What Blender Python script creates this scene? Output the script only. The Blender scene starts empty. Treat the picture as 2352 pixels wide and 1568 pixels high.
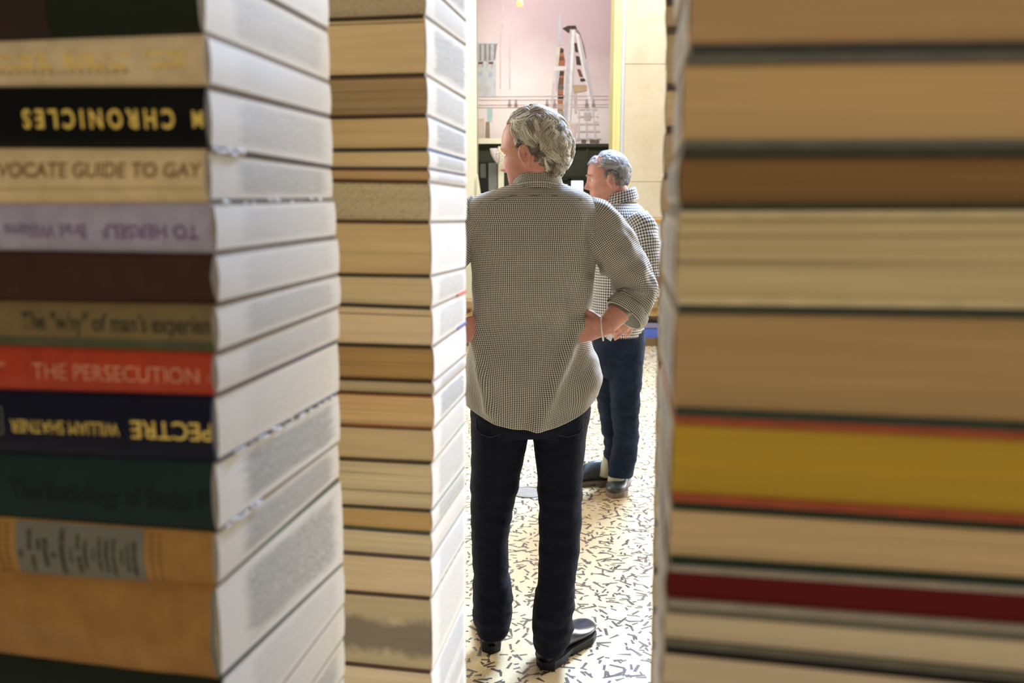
import bpy, bmesh, math, random
import numpy as np
from mathutils import Vector, Matrix, noise, Euler

scene = bpy.context.scene
COL = scene.collection
# ------------------------------------------------------------------ camera
F = 2000.0                       # focal length in pixels of a 2352 x 1568 frame
CAMZ = 1.52
PITCH = math.atan(319.0 / F)
cam_data = bpy.data.cameras.new('camera')
cam_data.sensor_width = 36.0
cam_data.lens = F / 2352.0 * 36.0
cam_data.clip_start = 0.02
cam_data.dof.use_dof = True
cam_data.dof.focus_distance = 2.15
cam_data.dof.aperture_fstop = 6.2
cam = bpy.data.objects.new('camera', cam_data)
COL.objects.link(cam)
cam.location = (0, 0, CAMZ)
cam.rotation_euler = (math.pi / 2 - PITCH, 0, 0)
scene.camera = cam
# ------------------------------------------------------------------ world, lights, exposure
world = bpy.data.worlds.new('world')
scene.world = world
world.use_nodes = True
world.node_tree.nodes['Background'].inputs[0].default_value = (1.0, 0.9, 0.76, 1)
world.node_tree.nodes['Background'].inputs[1].default_value = 0.3
vs = scene.view_settings
vs.view_transform = 'Standard'
vs.look = 'None'
vs.gamma = 1.0
vs.use_curve_mapping = False
vs.exposure = 0.0


def area(name, loc, target, sx, sy, power, color, spread=180):
    l = bpy.data.lights.new(name, 'AREA')
    l.shape = 'RECTANGLE'
    l.size = sx
    l.size_y = sy
    l.energy = power
    l.color = color
    l.spread = math.radians(spread)
    o = bpy.data.objects.new(name, l)
    COL.objects.link(o)
    o.location = loc
    o.rotation_euler = (Vector(target) - Vector(loc)).to_track_quat('-Z', 'Y').to_euler()
    return o


area('hall_window_light', (6.6, 6.3, 3.2), (0.0, 1.6, 1.3), 4.5, 4.0, 520, (0.98, 0.97, 0.97), 120)
area('overhead_cool_light', (1.9, 6.8, 5.6), (0.9, 3.4, 0.8), 1.6, 2.6, 1050, (0.44, 0.63, 1.0), 130)
area('left_fill_light', (-4.2, 5.2, 3.0), (0.2, 0.6, 1.4), 2.5, 2.5, 110, (1.0, 0.95, 0.86), 120)  # fill added to brighten the sawn left side of the large right stack
area('ceiling_warm_light', (-0.5, 5.0, 6.3), (-0.3, 4.6, 0.0), 7.0, 7.0, 150, (1.0, 0.93, 0.82))
area('far_wall_fill', (0.3, 7.8, 5.9), (0.7, 11.4, 2.4), 4.5, 1.0, 300, (1.0, 0.97, 0.98))  # added fill, aimed to brighten the mural and the pier
area('aisle_warm_light', (0.1, -1.5, 2.5), (0.1, 0.9, 1.3), 2.2, 1.2, 17, (1.0, 0.90, 0.74))

# ------------------------------------------------------------------ pixel geometry helpers
cp, sp_ = math.cos(PITCH), math.sin(PITCH)


def at(px, py, Y):
    """the point on the vertical plane y = Y seen at that pixel"""
    a, b = (px - 1176) / F, (784 - py) / F
    d = Vector((a, cp + b * sp_, -sp_ + b * cp))
    t = Y / d.y
    return Vector((d.x * t, Y, CAMZ + d.z * t))


def ground(px, py, z=0.0):
    a, b = (px - 1176) / F, (784 - py) / F
    d = Vector((a, cp + b * sp_, -sp_ + b * cp))
    t = (z - CAMZ) / d.z
    return Vector((d.x * t, d.y * t, z))


def zat(Y, py):
    return at(1176, py, Y).z


def srgb(r, g, b, k=1.0):
    def c(v):
        v /= 255.0
        return (v / 12.92 if v <= 0.04045 else ((v + 0.055) / 1.055) ** 2.4) * k
    return (c(r), c(g), c(b), 1.0)


# ------------------------------------------------------------------ objects
def tag(o, label=None, cat=None, group=None, kind=None):
    if label: o['label'] = label
    if cat: o['category'] = cat
    if group: o['group'] = group
    if kind: o['kind'] = kind
    return o


def empty(name, loc=(0, 0, 0), label=None, cat=None, group=None):
    o = bpy.data.objects.new(name, None)
    o.empty_display_size = 0.05
    COL.objects.link(o)
    o.location = loc
    return tag(o, label, cat, group)


class MB:
    """collects vertices and faces of ONE mesh"""
    def __init__(self):
        self.v, self.f, self.m, self.uv, self.col = [], [], [], [], []

    def face(self, idx, mi=0, uv=None):
        self.f.append(tuple(idx))
        self.m.append(mi)
        self.uv.append(uv)

    def quad(self, p, mi=0, uv=None):
        b = len(self.v)
        self.v += [tuple(q) for q in p]
        self.face(range(b, b + len(p)), mi, uv)

    def hexa(self, c, mi=0, mside=None):
        """c: 8 corners, bottom 4 then top 4 (same order, counter-clockwise from above)"""
        b = len(self.v)
        self.v += [tuple(q) for q in c]
        for k, q in enumerate(((3, 2, 1, 0), (4, 5, 6, 7), (0, 1, 5, 4), (1, 2, 6, 5), (2, 3, 7, 6), (3, 0, 4, 7))):
            self.face([b + i for i in q], mi if mside is None else mside[k])

    def box(self, x0, x1, y0, y1, z0, z1, mi=0):
        self.hexa([(x0, y0, z0), (x1, y0, z0), (x1, y1, z0), (x0, y1, z0),
                   (x0, y0, z1), (x1, y0, z1), (x1, y1, z1), (x0, y1, z1)], mi)

    def grid(self, P, mi=0, close_u=False, flip=False, uv=None):
        """P[i][j] points; quads between them"""
        n, m = len(P), len(P[0])
        b = len(self.v)
        for r in P:
            self.v += [tuple(q) for q in r]
        for i in range(n - 1):
            for j in range(m if close_u else m - 1):
                j2 = (j + 1) % m
                q = [b + i * m + j, b + i * m + j2, b + (i + 1) * m + j2, b + (i + 1) * m + j]
                u = None
                if uv:
                    u = [uv(i, j), uv(i, j + 1), uv(i + 1, j + 1), uv(i + 1, j)]
                if flip:
                    q = q[::-1]
                    if u: u = u[::-1]
                self.face(q, mi, u)
        return b

    def loft(self, rings, mi=0, caps=(True, True), uv=None):
        b = self.grid(rings, mi, close_u=True, uv=uv)
        m = len(rings[0])
        if caps[0]:
            c = sum((Vector(p) for p in rings[0]), Vector()) / m
            k = len(self.v); self.v.append(tuple(c))
            for j in range(m):
                self.face([b + (j + 1) % m, b + j, k], mi)
        if caps[1]:
            c = sum((Vector(p) for p in rings[-1]), Vector()) / m
            k = len(self.v); self.v.append(tuple(c))
            s = b + (len(rings) - 1) * m
            for j in range(m):
                self.face([s + j, s + (j + 1) % m, k], mi)

    def tube(self, path, rad, n=12, mi=0, caps=(True, True), squash=None, up=Vector((0, 0, 1)), uv=None):
        path = [Vector(p) for p in path]
        if not hasattr(rad, '__len__'):
            rad = [rad] * len(path)
        rings = []
        prev = None
        for i, p in enumerate(path):
            t = (path[min(i + 1, len(path) - 1)] - path[max(i - 1, 0)])
            if t.length < 1e-9: t = Vector((0, 0, 1))
            t.normalize()
            if prev is None:
                a = up - t * up.dot(t)
                if a.length < 1e-3:
                    a = Vector((1, 0, 0)) - t * t.x
                a.normalize()
            else:
                a = prev - t * prev.dot(t)
                a.normalize()
            prev = a
            c = t.cross(a)
            sq = squash[i] if squash else (1, 1)
            rings.append([p + (a * math.cos(2 * math.pi * k / n) * sq[0] + c * math.sin(2 * math.pi * k / n) * sq[1]) * rad[i] for k in range(n)])
        self.loft(rings, mi, caps, uv)

    def add_mesh(self, other, M=None):
        b = len(self.v)
        self.v += [tuple(M @ Vector(q)) if M else q for q in other.v]
        for f, m, u in zip(other.f, other.m, other.uv):
            self.face([b + i for i in f], m, u)

    def build(self, name, mats, parent=None, smooth=False, origin=None):
        me = bpy.data.meshes.new(name)
        o0 = Vector(origin) if origin is not None else Vector()
        me.from_pydata([tuple(Vector(q) - o0) for q in self.v], [], self.f)
        if not isinstance(mats, (list, tuple)): mats = [mats]
        for m in mats: me.materials.append(m)
        for p, mi in zip(me.polygons, self.m):
            p.material_index = mi
            p.use_smooth = smooth
        if any(u is not None for u in self.uv):
            lay = me.uv_layers.new(name='UVMap')
            for p, u in zip(me.polygons, self.uv):
                if u is None: continue
                for li, q in zip(p.loop_indices, u):
                    lay.data[li].uv = q
        me.update()
        o = bpy.data.objects.new(name, me)
        COL.objects.link(o)
        if origin is not None: o.location = o0
        if parent is not None:
            o.parent = parent
        return o


def fix_normals(o):
    bm = bmesh.new(); bm.from_mesh(o.data)
    bmesh.ops.recalc_face_normals(bm, faces=bm.faces)
    bm.to_mesh(o.data); bm.free()
    return o


def catmull(xs, ys, x):
    """smooth interpolation through stations (xs ascending)"""
    if x <= xs[0]: return ys[0]
    if x >= xs[-1]: return ys[-1]
    i = 0
    while xs[i + 1] < x: i += 1
    h = xs[i + 1] - xs[i]
    t = (x - xs[i]) / h
    m0 = (ys[i + 1] - ys[max(i - 1, 0)]) / max(xs[i + 1] - xs[max(i - 1, 0)], 1e-9) * h
    j = min(i + 2, len(xs) - 1)
    m1 = (ys[j] - ys[i]) / max(xs[j] - xs[i], 1e-9) * h
    return (2 * t**3 - 3 * t**2 + 1) * ys[i] + (t**3 - 2 * t**2 + t) * m0 + (-2 * t**3 + 3 * t**2) * ys[i + 1] + (t**3 - t**2) * m1


# ------------------------------------------------------------------ materials
class NT:
    def __init__(self, name):
        self.mat = bpy.data.materials.new(name)
        self.mat.use_nodes = True
        self.t = self.mat.node_tree
        self.b = self.t.nodes['Principled BSDF']

    def n(self, typ, **kw):
        nd = self.t.nodes.new(typ)
        for k, v in kw.items():
            if k.startswith('i_'):
                key = k[2:]
                nd.inputs[int(key) if key.isdigit() else key].default_value = v
            else:
                setattr(nd, k, v)
        return nd

    def l(self, a, b):
        self.t.links.new(a, b)

    def math(self, op, a, b=None, c=None, clamp=False):
        nd = self.t.nodes.new('ShaderNodeMath'); nd.operation = op; nd.use_clamp = clamp
        for i, v in enumerate((a, b, c)):
            if v is None: continue
            if isinstance(v, (int, float)): nd.inputs[i].default_value = v
            else: self.l(v, nd.inputs[i])
        return nd.outputs[0]

    def mix(self, f, a, b, blend='MIX'):
        nd = self.t.nodes.new('ShaderNodeMix'); nd.data_type = 'RGBA'; nd.blend_type = blend
        for sock, v in ((nd.inputs[0], f), (nd.inputs[6], a), (nd.inputs[7], b)):
            if isinstance(v, (int, float, tuple)): sock.default_value = v
            else: self.l(v, sock)
        return nd.outputs[2]

    def coord(self, which='Object', scale=(1, 1, 1), loc=(0, 0, 0)):
        tc = self.n('ShaderNodeTexCoord')
        mp = self.n('ShaderNodeMapping')
        mp.inputs['Scale'].default_value = scale
        mp.inputs['Location'].default_value = loc
        self.l(tc.outputs[which], mp.inputs[0])
        return mp.outputs[0]

    def noise(self, vec, scale, detail=3, rough=0.5, dist=0.0):
        nd = self.n('ShaderNodeTexNoise')
        nd.inputs['Scale'].default_value = scale
        nd.inputs['Detail'].default_value = detail
        nd.inputs['Roughness'].default_value = rough
        nd.inputs['Distortion'].default_value = dist
        if vec is not None: self.l(vec, nd.inputs['Vector'])
        return nd.outputs['Fac']

    def ramp(self, f, p0, p1, a=(0, 0, 0, 1), b=(1, 1, 1, 1)):
        nd = self.n('ShaderNodeValToRGB')
        nd.color_ramp.elements[0].position = p0; nd.color_ramp.elements[0].color = a
        nd.color_ramp.elements[1].position = p1; nd.color_ramp.elements[1].color = b
        self.l(f, nd.inputs[0])
        return nd.outputs[0]

    def bump(self, h, strength=0.3, dist=0.001):
        nd = self.n('ShaderNodeBump')
        nd.inputs['Strength'].default_value = strength
        nd.inputs['Distance'].default_value = dist
        self.l(h, nd.inputs['Height'])
        self.l(nd.outputs[0], self.b.inputs['Normal'])

    def base(self, c):
        if isinstance(c, tuple): self.b.inputs['Base Color'].default_value = c
        else: self.l(c, self.b.inputs['Base Color'])

    def set(self, rough=0.5, metal=0.0, spec=None, emis=None, estr=0.0):
        self.b.inputs['Roughness'].default_value = rough
        self.b.inputs['Metallic'].default_value = metal
        if spec is not None: self.b.inputs['Specular IOR Level'].default_value = spec
        if emis:
            self.b.inputs['Emission Color'].default_value = emis
            self.b.inputs['Emission Strength'].default_value = estr
        return self.mat


_plain = {}


def plain(name, c, rough=0.6, vary=0.12, scale=60, bump=0.15, metal=0.0, spec=0.35):
    """a single colour with a little wear"""
    key = (name, c, rough)
    if key in _plain: return _plain[key]
    n = NT(name)
    v = n.coord('Object')
    f = n.noise(v, scale, 4)
    dark = tuple(x * (1 - vary * 1.6) for x in c[:3]) + (1,)
    light = tuple(min(1, x * (1 + vary)) for x in c[:3]) + (1,)
    n.base(n.ramp(f, 0.3, 0.7, dark, light))
    f2 = n.noise(v, scale * 14, 2)
    n.bump(f2, bump, 0.0006)
    n.set(rough, metal, spec)
    _plain[key] = n.mat
    return n.mat
# ------------------------------------------------------------------ book materials
def page_edge_mat(kind):
    """closed page edges: fine lines along the block; the tint is the object's own colour"""
    n = NT('page_edge_' + kind)
    oi = n.n('ShaderNodeObjectInfo')
    uv = n.n('ShaderNodeUVMap')
    off = n.n('ShaderNodeVectorMath', operation='ADD')
    n.l(uv.outputs[0], off.inputs[0])
    cmb = n.n('ShaderNodeCombineXYZ')
    n.l(n.math('MULTIPLY', oi.outputs['Random'], 40.0), cmb.inputs[0])
    n.l(n.math('MULTIPLY', oi.outputs['Random'], 17.0), cmb.inputs[1])
    n.l(cmb.outputs[0], off.inputs[1])

    def mapped(s):
        mp = n.n('ShaderNodeMapping'); mp.inputs['Scale'].default_value = s
        n.l(off.outputs[0], mp.inputs[0]); return mp.outputs[0]
    lines = n.noise(mapped((0.6, 70, 1)), 1.0, 2, 0.6)
    broad = n.noise(mapped((1.0, 6, 1)), 1.0, 3, 0.6)
    grain = n.noise(mapped((200, 60, 1)), 1.0, 2)
    amt = {'plain': 0.24, 'lines': 0.42, 'dots': 0.18, 'stain': 0.2}[kind]
    s = n.math('ADD', n.math('MULTIPLY', n.math('SUBTRACT', lines, 0.5), amt * 2.0),
               n.math('MULTIPLY', n.math('SUBTRACT', broad, 0.5), 0.5))
    s = n.math('ADD', s, n.math('MULTIPLY', n.math('SUBTRACT', grain, 0.5), 0.22))
    s = n.math('ADD', s, 1.0)
    col = n.n('ShaderNodeVectorMath', operation='SCALE')
    n.l(oi.outputs['Color'], col.inputs[0]); n.l(s, col.inputs['Scale'])
    out = col.outputs[0]
    if kind in ('lines',):
        g = n.noise(mapped((0.3, 18, 1)), 1.0, 1, 0.4)
        m = n.ramp(g, 0.60, 0.66)
        out = n.mix(n.math('MULTIPLY', m, 0.55), out, (0.10, 0.075, 0.04, 1))
    if kind == 'dots':
        sx = n.n('ShaderNodeSeparateXYZ'); n.l(uv.outputs[0], sx.inputs[0])
        a = n.math('SINE', n.math('MULTIPLY', sx.outputs[0], 250.0))
        b = n.math('SINE', n.math('MULTIPLY', sx.outputs[1], 52.0))
        nz = n.noise(mapped((60, 14, 1)), 1.0, 3)
        d = n.math('MULTIPLY', n.math('ADD', n.math('MULTIPLY', a, b), n.math('MULTIPLY', n.math('SUBTRACT', nz, 0.5), 5.0)), 1.0)
        m = n.ramp(d, 0.45, 0.9)
        out = n.mix(n.math('MULTIPLY', m, 0.5), out, (0.10, 0.085, 0.065, 1))
    if kind == 'stain':
        nz = n.noise(mapped((7, 3.0, 1)), 1.0, 5, 0.7)
        sx = n.n('ShaderNodeSeparateXYZ'); n.l(uv.outputs[0], sx.inputs[0])
        band = n.math('SUBTRACT', 1.0, n.math('ABSOLUTE', n.math('MULTIPLY', n.math('SUBTRACT', sx.outputs[1], 0.42), 2.6)))
        m = n.ramp(n.math('ADD', band, n.math('SUBTRACT', nz, 0.5)), 0.2, 0.6)
        out = n.mix(n.math('MULTIPLY', m, 0.8), out, (0.16, 0.14, 0.11, 1))
    n.base(out)
    n.bump(n.math('ADD', lines, n.math('MULTIPLY', grain, 0.5)), 0.35, 0.0006)
    n.set(0.8, spec=0.2)
    return n.mat


def cut_face_mat():
    """pages sawn through the printed area: pale margins around a block of grey specks of ink"""
    n = NT('sawn_page_face')
    oi = n.n('ShaderNodeObjectInfo')
    uv = n.n('ShaderNodeUVMap')
    sx = n.n('ShaderNodeSeparateXYZ'); n.l(uv.outputs[0], sx.inputs[0])
    cmb = n.n('ShaderNodeCombineXYZ')
    n.l(n.math('ADD', sx.outputs[0], n.math('MULTIPLY', oi.outputs['Random'], 91.0)), cmb.inputs[0])
    n.l(n.math('ADD', sx.outputs[1], n.math('MULTIPLY', oi.outputs['Random'], 37.0)), cmb.inputs[1])

    def mapped(s):
        mp = n.n('ShaderNodeMapping'); mp.inputs['Scale'].default_value = s
        n.l(cmb.outputs[0], mp.inputs[0]); return mp.outputs[0]
    wob = n.math('MULTIPLY', n.math('SUBTRACT', n.noise(mapped((4, 9, 1)), 1.0, 5, 0.7), 0.5), 0.22)
    u = n.math('ADD', sx.outputs[0], wob)
    v = n.math('ADD', sx.outputs[1], wob)
    def soft(x, a, b):
        mr = n.n('ShaderNodeMapRange'); mr.interpolation_type = 'SMOOTHSTEP'
        mr.inputs['From Min'].default_value = a; mr.inputs['From Max'].default_value = b
        n.l(x, mr.inputs['Value']); return mr.outputs[0]
    m = n.math('MULTIPLY', soft(u, 0.14, 0.24), soft(u, 0.96, 0.86))
    m = n.math('MULTIPLY', m, n.math('MULTIPLY', soft(v, 0.04, 0.2), soft(v, 0.97, 0.82)))
    smear = n.noise(mapped((5, 20, 1)), 1.0, 4, 0.65)
    speck = n.noise(mapped((90, 34, 1)), 1.0, 3, 0.7)
    patch = n.noise(mapped((4, 3.5, 1)), 1.0, 3, 0.6, 0.5)
    ink = n.math('MULTIPLY', m, n.math('ADD', n.math('MULTIPLY', smear, 0.62), n.math('MULTIPLY', n.ramp(speck, 0.42, 0.6), 0.5)))
    ink = n.math('MULTIPLY', ink, n.math('ADD', 0.15, n.math('MULTIPLY', n.math('FRACT', n.math('MULTIPLY', oi.outputs['Random'], 7.7)), 1.15)))
    paper = n.mix(oi.outputs['Random'], (0.82, 0.79, 0.75, 1), (0.78, 0.72, 0.63, 1))
    col = n.mix(ink, paper, (0.30, 0.30, 0.29, 1))
    spots = n.math('MULTIPLY', n.ramp(speck, 0.57, 0.65), n.ramp(patch, 0.46, 0.60))
    spots = n.math('MULTIPLY', spots, m)
    col = n.mix(n.math('MULTIPLY', spots, 0.55), col, (0.13, 0.12, 0.11, 1))
    white = n.math('MULTIPLY', n.ramp(n.noise(mapped((30, 12, 1)), 1.0, 3), 0.58, 0.66), n.ramp(patch, 0.42, 0.60))
    col = n.mix(n.math('MULTIPLY', white, 0.5), col, (0.86, 0.85, 0.83, 1))
    lines = n.noise(mapped((0.5, 60, 1)), 1.0, 2)
    col = n.mix(n.math('MULTIPLY', n.math('SUBTRACT', lines, 0.35), 0.35), col, (0.45, 0.42, 0.38, 1))
    n.base(col)
    n.bump(n.math('ADD', n.math('MULTIPLY', lines, 0.5), speck), 0.5, 0.0009)
    n.set(0.85, spec=0.15)
    return n.mat


EDGE = {k: page_edge_mat(k) for k in ('plain', 'lines', 'dots', 'stain')}
CUT = cut_face_mat()


def cloth_mat(name, c, gloss=0.5):
    key = ('cloth', c, gloss)
    if key in _plain: return _plain[key]
    n = NT('cover_' + name)
    v = n.coord('Object')
    f = n.noise(v, 55, 5, 0.6)
    w = n.noise(v, 1500, 1)
    lo = tuple(x * 0.82 for x in c[:3]) + (1,)
    hi = tuple(min(1, x * 1.1) for x in c[:3]) + (1,)
    col = n.ramp(f, 0.3, 0.7, lo, hi)
    n.base(col)
    n.bump(w, 0.25, 0.0004)
    n.set(gloss, spec=0.16)
    _plain[key] = n.mat
    return n.mat


# ------------------------------------------------------------------ the book stacks
class Stack:
    """a column of books sawn flat on the side; corner B is the visible front corner,
    the front runs from B along dF, the sawn side runs from B to C"""
    def __init__(self, YB, YC, dF, Lf, tabB, tabC, pxM, bounds):
        self.YB, self.YC, self.dF, self.Lf = YB, YC, Vector(dF).normalized(), Lf
        self.tabB, self.tabC, self.pxM, self.bounds = tabB, tabC, pxM, bounds

    def px(self, tab, y):
        return float(np.interp(y, [t[0] for t in tab], [t[1] for t in tab]))

    def corners(self, i):
        b0, b1 = self.bounds[i], self.bounds[i + 1]           # top, bottom (yM, yB, yC)
        yb, yc = (b0[1] + b1[1]) / 2, (b0[2] + b1[2]) / 2
        B = at(self.px(self.tabB, yb), yb, self.YB)
        C = at(self.px(self.tabC, yc), yc, self.YC)
        B.z = C.z = 0
        return B, C

    def plane(self, B, C, b):
        zB, zC = zat(self.YB, b[1]), zat(self.YC, b[2])
        lo, hi = 0.0, 1.2
        def pxs(s):
            p = B + self.dF * s
            z = zat(p.y, b[0])
            dep = p.y * cp - (z - CAMZ) * sp_
            return 1176 + F * p.x / dep
        sgn = 1 if pxs(0.1) > pxs(0) else -1
        for _ in range(40):
            mid = (lo + hi) / 2
            if sgn * (pxs(mid) - self.pxM) < 0: lo = mid
            else: hi = mid
        P = B + self.dF * lo
        return zB, (zat(P.y, b[0]) - zB) / lo, zC - zB


def make_book(st, i, kind, face, cover, label, board=0.0022, card=None, bulge=0.004, Lf=None,
              edge='plain', group=None, gloss=0.5, inset=0.0012, over=0.0015, wave=0.0):
    """kind 'spine': the spine faces us; 'pages': the page edges face us"""
    B, C = st.corners(i)
    t1 = st.plane(B, C, st.bounds[i]); t0 = st.plane(B, C, st.bounds[i + 1])
    L = Lf or st.Lf
    G = C - B
    GL = G.length
    gap = 0.00012
    org = Vector((B.x, B.y, t0[0]))

    def S(u, v, w):                    # u metres along the front, v metres along the side, w 0..1 height
        p = B + st.dF * u + G * (v / GL)
        z0 = t0[0] + t0[1] * u + t0[2] * v / GL + gap
        z1 = t1[0] + t1[1] * u + t1[2] * v / GL - gap
        return Vector((p.x, p.y, z0 + (z1 - z0) * w)) - org

    def Sn(u, v, w, out):              # pushed out of the front face
        p = S(u, v, w)
        nrm = -(G.normalized())
        return p + nrm * out
    H = abs((t1[0] - t0[0]))
    bt = min(board / H, 0.16)
    root = empty('book', org, label, 'book', group)
    cm = cloth_mat('cloth', cover, gloss)
    em = cloth_mat('board', card if card else (0.24, 0.20, 0.165, 1), 0.85)
    flip = st.dF.x * 1 > 0
    # ---- cover: two boards (and the spine)
    mb = MB()
    v0 = -over if kind == 'pages' else 0.0
    for w0, w1 in ((0.0, bt), (1 - bt, 1.0)):
        c = [S(0.0004, v0, w0), S(L, v0, w0), S(L, GL, w0), S(0.0004, GL, w0),
             S(0.0004, v0, w1), S(L, v0, w1), S(L, GL, w1), S(0.0004, GL, w1)]
        # faces: bottom, top, front, far end, back, sawn side
        mb.hexa(c, 0, (0, 0, 0, 0, 0, 1))
    if kind == 'spine':
        NW, NU = 16, 20
        th = 0.0022
        def out(w, u=0.0):
            e = math.sin(math.pi * w) ** 0.6 * bulge
            if wave:
                e += wave * (noise.noise(Vector((u * 9, w * 2.5, i * 3.1))) + 0.5 * noise.noise(Vector((u * 24, w * 5, i))))
            return e
        us = [L * k / NU for k in range(NU + 1)]
        outer = [[Sn(u, 0, w / NW, out(w / NW, u) + 0.0004) for u in us] for w in range(NW + 1)]
        inner = [[Sn(u, 0, w / NW, out(w / NW, u) - th) for u in us] for w in range(NW + 1)]
        mb.grid(outer, 0, flip=not flip)
        mb.grid(inner, 0, flip=flip)
        mb.grid([[outer[w][0], inner[w][0]] for w in range(NW + 1)], 1)
        mb.grid([[outer[w][-1], inner[w][-1]] for w in range(NW + 1)], 1)
        mb.grid([outer[0], inner[0]], 0)
        mb.grid([outer[-1], inner[-1]], 0)
        surf = lambda u, w, d=0.0005: Sn(u, 0, w, out(w, u) + 0.0004 + d)
    else:
        surf = lambda u, w, d=0.0004: Sn(u, 0, w, d)
    cov = fix_normals(mb.build('cover', [cm, em], root))
    # ---- page block
    pb = MB()
    NU, NW, NV = 8, 8, 8
    w0, w1 = bt, 1 - bt
    vf = 0.0008 if kind == 'pages' else 0.0006
    def W(k): return w0 + (w1 - w0) * k / NW
    ui = -0.0005 if inset else 0.0
    def bow(w): return math.sin(math.pi * (w - w0) / (w1 - w0)) * 0.0008
    fr = [[S(ui + (L - 0.003) * a / NU, vf + (0 if kind == 'spine' else 0.0) , W(k)) for a in range(NU + 1)] for k in range(NW + 1)]
    pb.grid(fr, 0, uv=lambda k, a: ((L * a / NU) / 0.2, k / NW))
    sd = [[S(ui - bow(W(k)) * (0 if k in (0, NW) else 1), vf + (GL - vf) * a / NV, W(k)) for a in range(NV + 1)] for k in range(NW + 1)]
    pb.grid(sd, 1, uv=lambda k, a: (a / NV, k / NW))
    bk = [[S(ui + (L - 0.003) * a / NU, GL, W(k)) for a in range(NU + 1)] for k in range(NW + 1)]
    pb.grid(bk, 0, uv=lambda k, a: ((L * a / NU) / 0.2, k / NW))
    en = [[S(ui + L - 0.003, vf + (GL - vf) * a / NV, W(k)) for a in range(NV + 1)] for k in range(NW + 1)]
    pb.grid(en, 0, uv=lambda k, a: (a / NV, k / NW))
    for k in (0, NW):
        tp = [[S(ui + (L - 0.003) * a / NU, vf + (GL - vf) * b_ / NV, W(k)) for a in range(NU + 1)] for b_ in range(NV + 1)]
        pb.grid(tp, 0)
    pg = pb.build('page_block', [EDGE[edge], CUT], root)
    bm = bmesh.new(); bm.from_mesh(pg.data)
    bmesh.ops.remove_doubles(bm, verts=bm.verts, dist=0.00001)
    bmesh.ops.recalc_face_normals(bm, faces=bm.faces)
    bm.to_mesh(pg.data); bm.free()
    g_ = (face[0] + face[1] + face[2]) / 3
    pg.color = [c * 0.88 + g_ * 0.12 for c in face[:3]] + [1] if face[0] < 0.2 or face[2] > 0.05 else face
    return root, surf, L, H


def glyphs(txt, size=1.0, extrude=0.0, bold=0.0, shear=0.0, spacing=1.0):
    cu = bpy.data.curves.new('txt', 'FONT')
    cu.body = txt; cu.size = 1.0; cu.offset = bold; cu.shear = shear; cu.space_character = spacing
    o = bpy.data.objects.new('txt', cu); COL.objects.link(o)
    bpy.context.view_layer.update()
    dg = bpy.context.evaluated_depsgraph_get()
    me = bpy.data.meshes.new_from_object(o.evaluated_get(dg))
    vs_ = [Vector(v.co) for v in me.vertices]; fs = [tuple(p.vertices) for p in me.polygons]
    bpy.data.objects.remove(o); bpy.data.curves.remove(cu); bpy.data.meshes.remove(me)
    return vs_, fs


def serif(vs_, fs):
    return vs_, fs


def print_on(root, surf, st, name, txt, uR, uL, w0, w1, mat, upside=False, bold=0.0, shear=0.0, spacing=1.0, d=0.0005, label=None):
    """lettering laid onto the spine surface between uR and uL metres from corner B (uL further from B)"""
    vs_, fs = glyphs(txt, bold=bold, shear=shear, spacing=spacing)
    x0 = min(v.x for v in vs_); x1 = max(v.x for v in vs_)
    y0 = min(v.y for v in vs_); y1 = max(v.y for v in vs_)
    leftward = st.dF.x < 0        # u grows to the left of the picture
    mb = MB()
    for v in vs_:
        a = (v.x - x0) / (x1 - x0); b = (v.y - y0) / (y1 - y0)
        if upside: a, b = 1 - a, 1 - b
        u = uL + (uR - uL) * a
        mb.v.append(tuple(surf(max(u, 0.0004), w0 + (w1 - w0) * b, d)))
    for f in fs: mb.face(f)
    o = mb.build(name, mat, root)
    if label: o['label'] = label
    return o


def patch_on(root, surf, name, uR, uL, w0, w1, mat, d=0.0003, n=10, label=None):
    mb = MB()
    mb.grid([[surf(uR + (uL - uR) * a / n, w0 + (w1 - w0) * k / n, d) for a in range(n + 1)] for k in range(n + 1)])
    o = mb.build(name, mat, root)
    if label: o['label'] = label
    return o
# ------------------------------------------------------------------ stack 1: spines, nearest on the left
dL = (-5.5, 1.0, 0.0)
tabB1 = [(-200, 464), (0, 464), (74, 476), (90, 476), (200, 480), (340, 479), (465, 479), (520, 491), (580, 497), (690, 497), (900, 495), (1300, 497), (1345, 505), (1450, 500), (1560, 512), (1700, 520), (2100, 520)]
tabC1 = [(-60, 750), (130, 753), (230, 757), (330, 760), (420, 760), (500, 768), (590, 776), (665, 779), (740, 776), (850, 775), (960, 777), (1060, 775), (1200, 784), (1340, 788), (1600, 789), (1900, 789)]
b1 = [(-190, -215, -35), (-70, -85, 70), (95, 78, 190), (200, 198, 267), (340, 342, 386), (468, 465, 458), (575, 582, 545),
      (690, 699, 630), (793, 811, 703), (893, 908, 782), (1040, 1061, 902), (1185, 1222, 1015), (1312, 1345, 1098),
      (1497, 1558, 1295), (1655, 1740, 1385), (1760, 1850, 1462), (1870, 1965, 1550), (1990, 2090, 1640)]
S1 = Stack(0.50, 0.685, dL, 0.20, tabB1, tabC1, 0, b1)
PAPER = srgb(214, 200, 172)
G1 = 'spine-out books of the nearest left stack'
near = 'in the nearest left stack'


def u_of(st, i, px, py):
    B, C = st.corners(i)
    lo, hi = -0.05, 0.6
    s = -1 if st.dF.x < 0 else 1
    for _ in range(40):
        m = (lo + hi) / 2
        p = B + st.dF * m
        z = zat(p.y, py)
        x = 1176 + F * p.x / (p.y * cp - (z - CAMZ) * sp_)
        if (x - px) * s < 0: lo = m
        else: hi = m
    return lo


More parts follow.
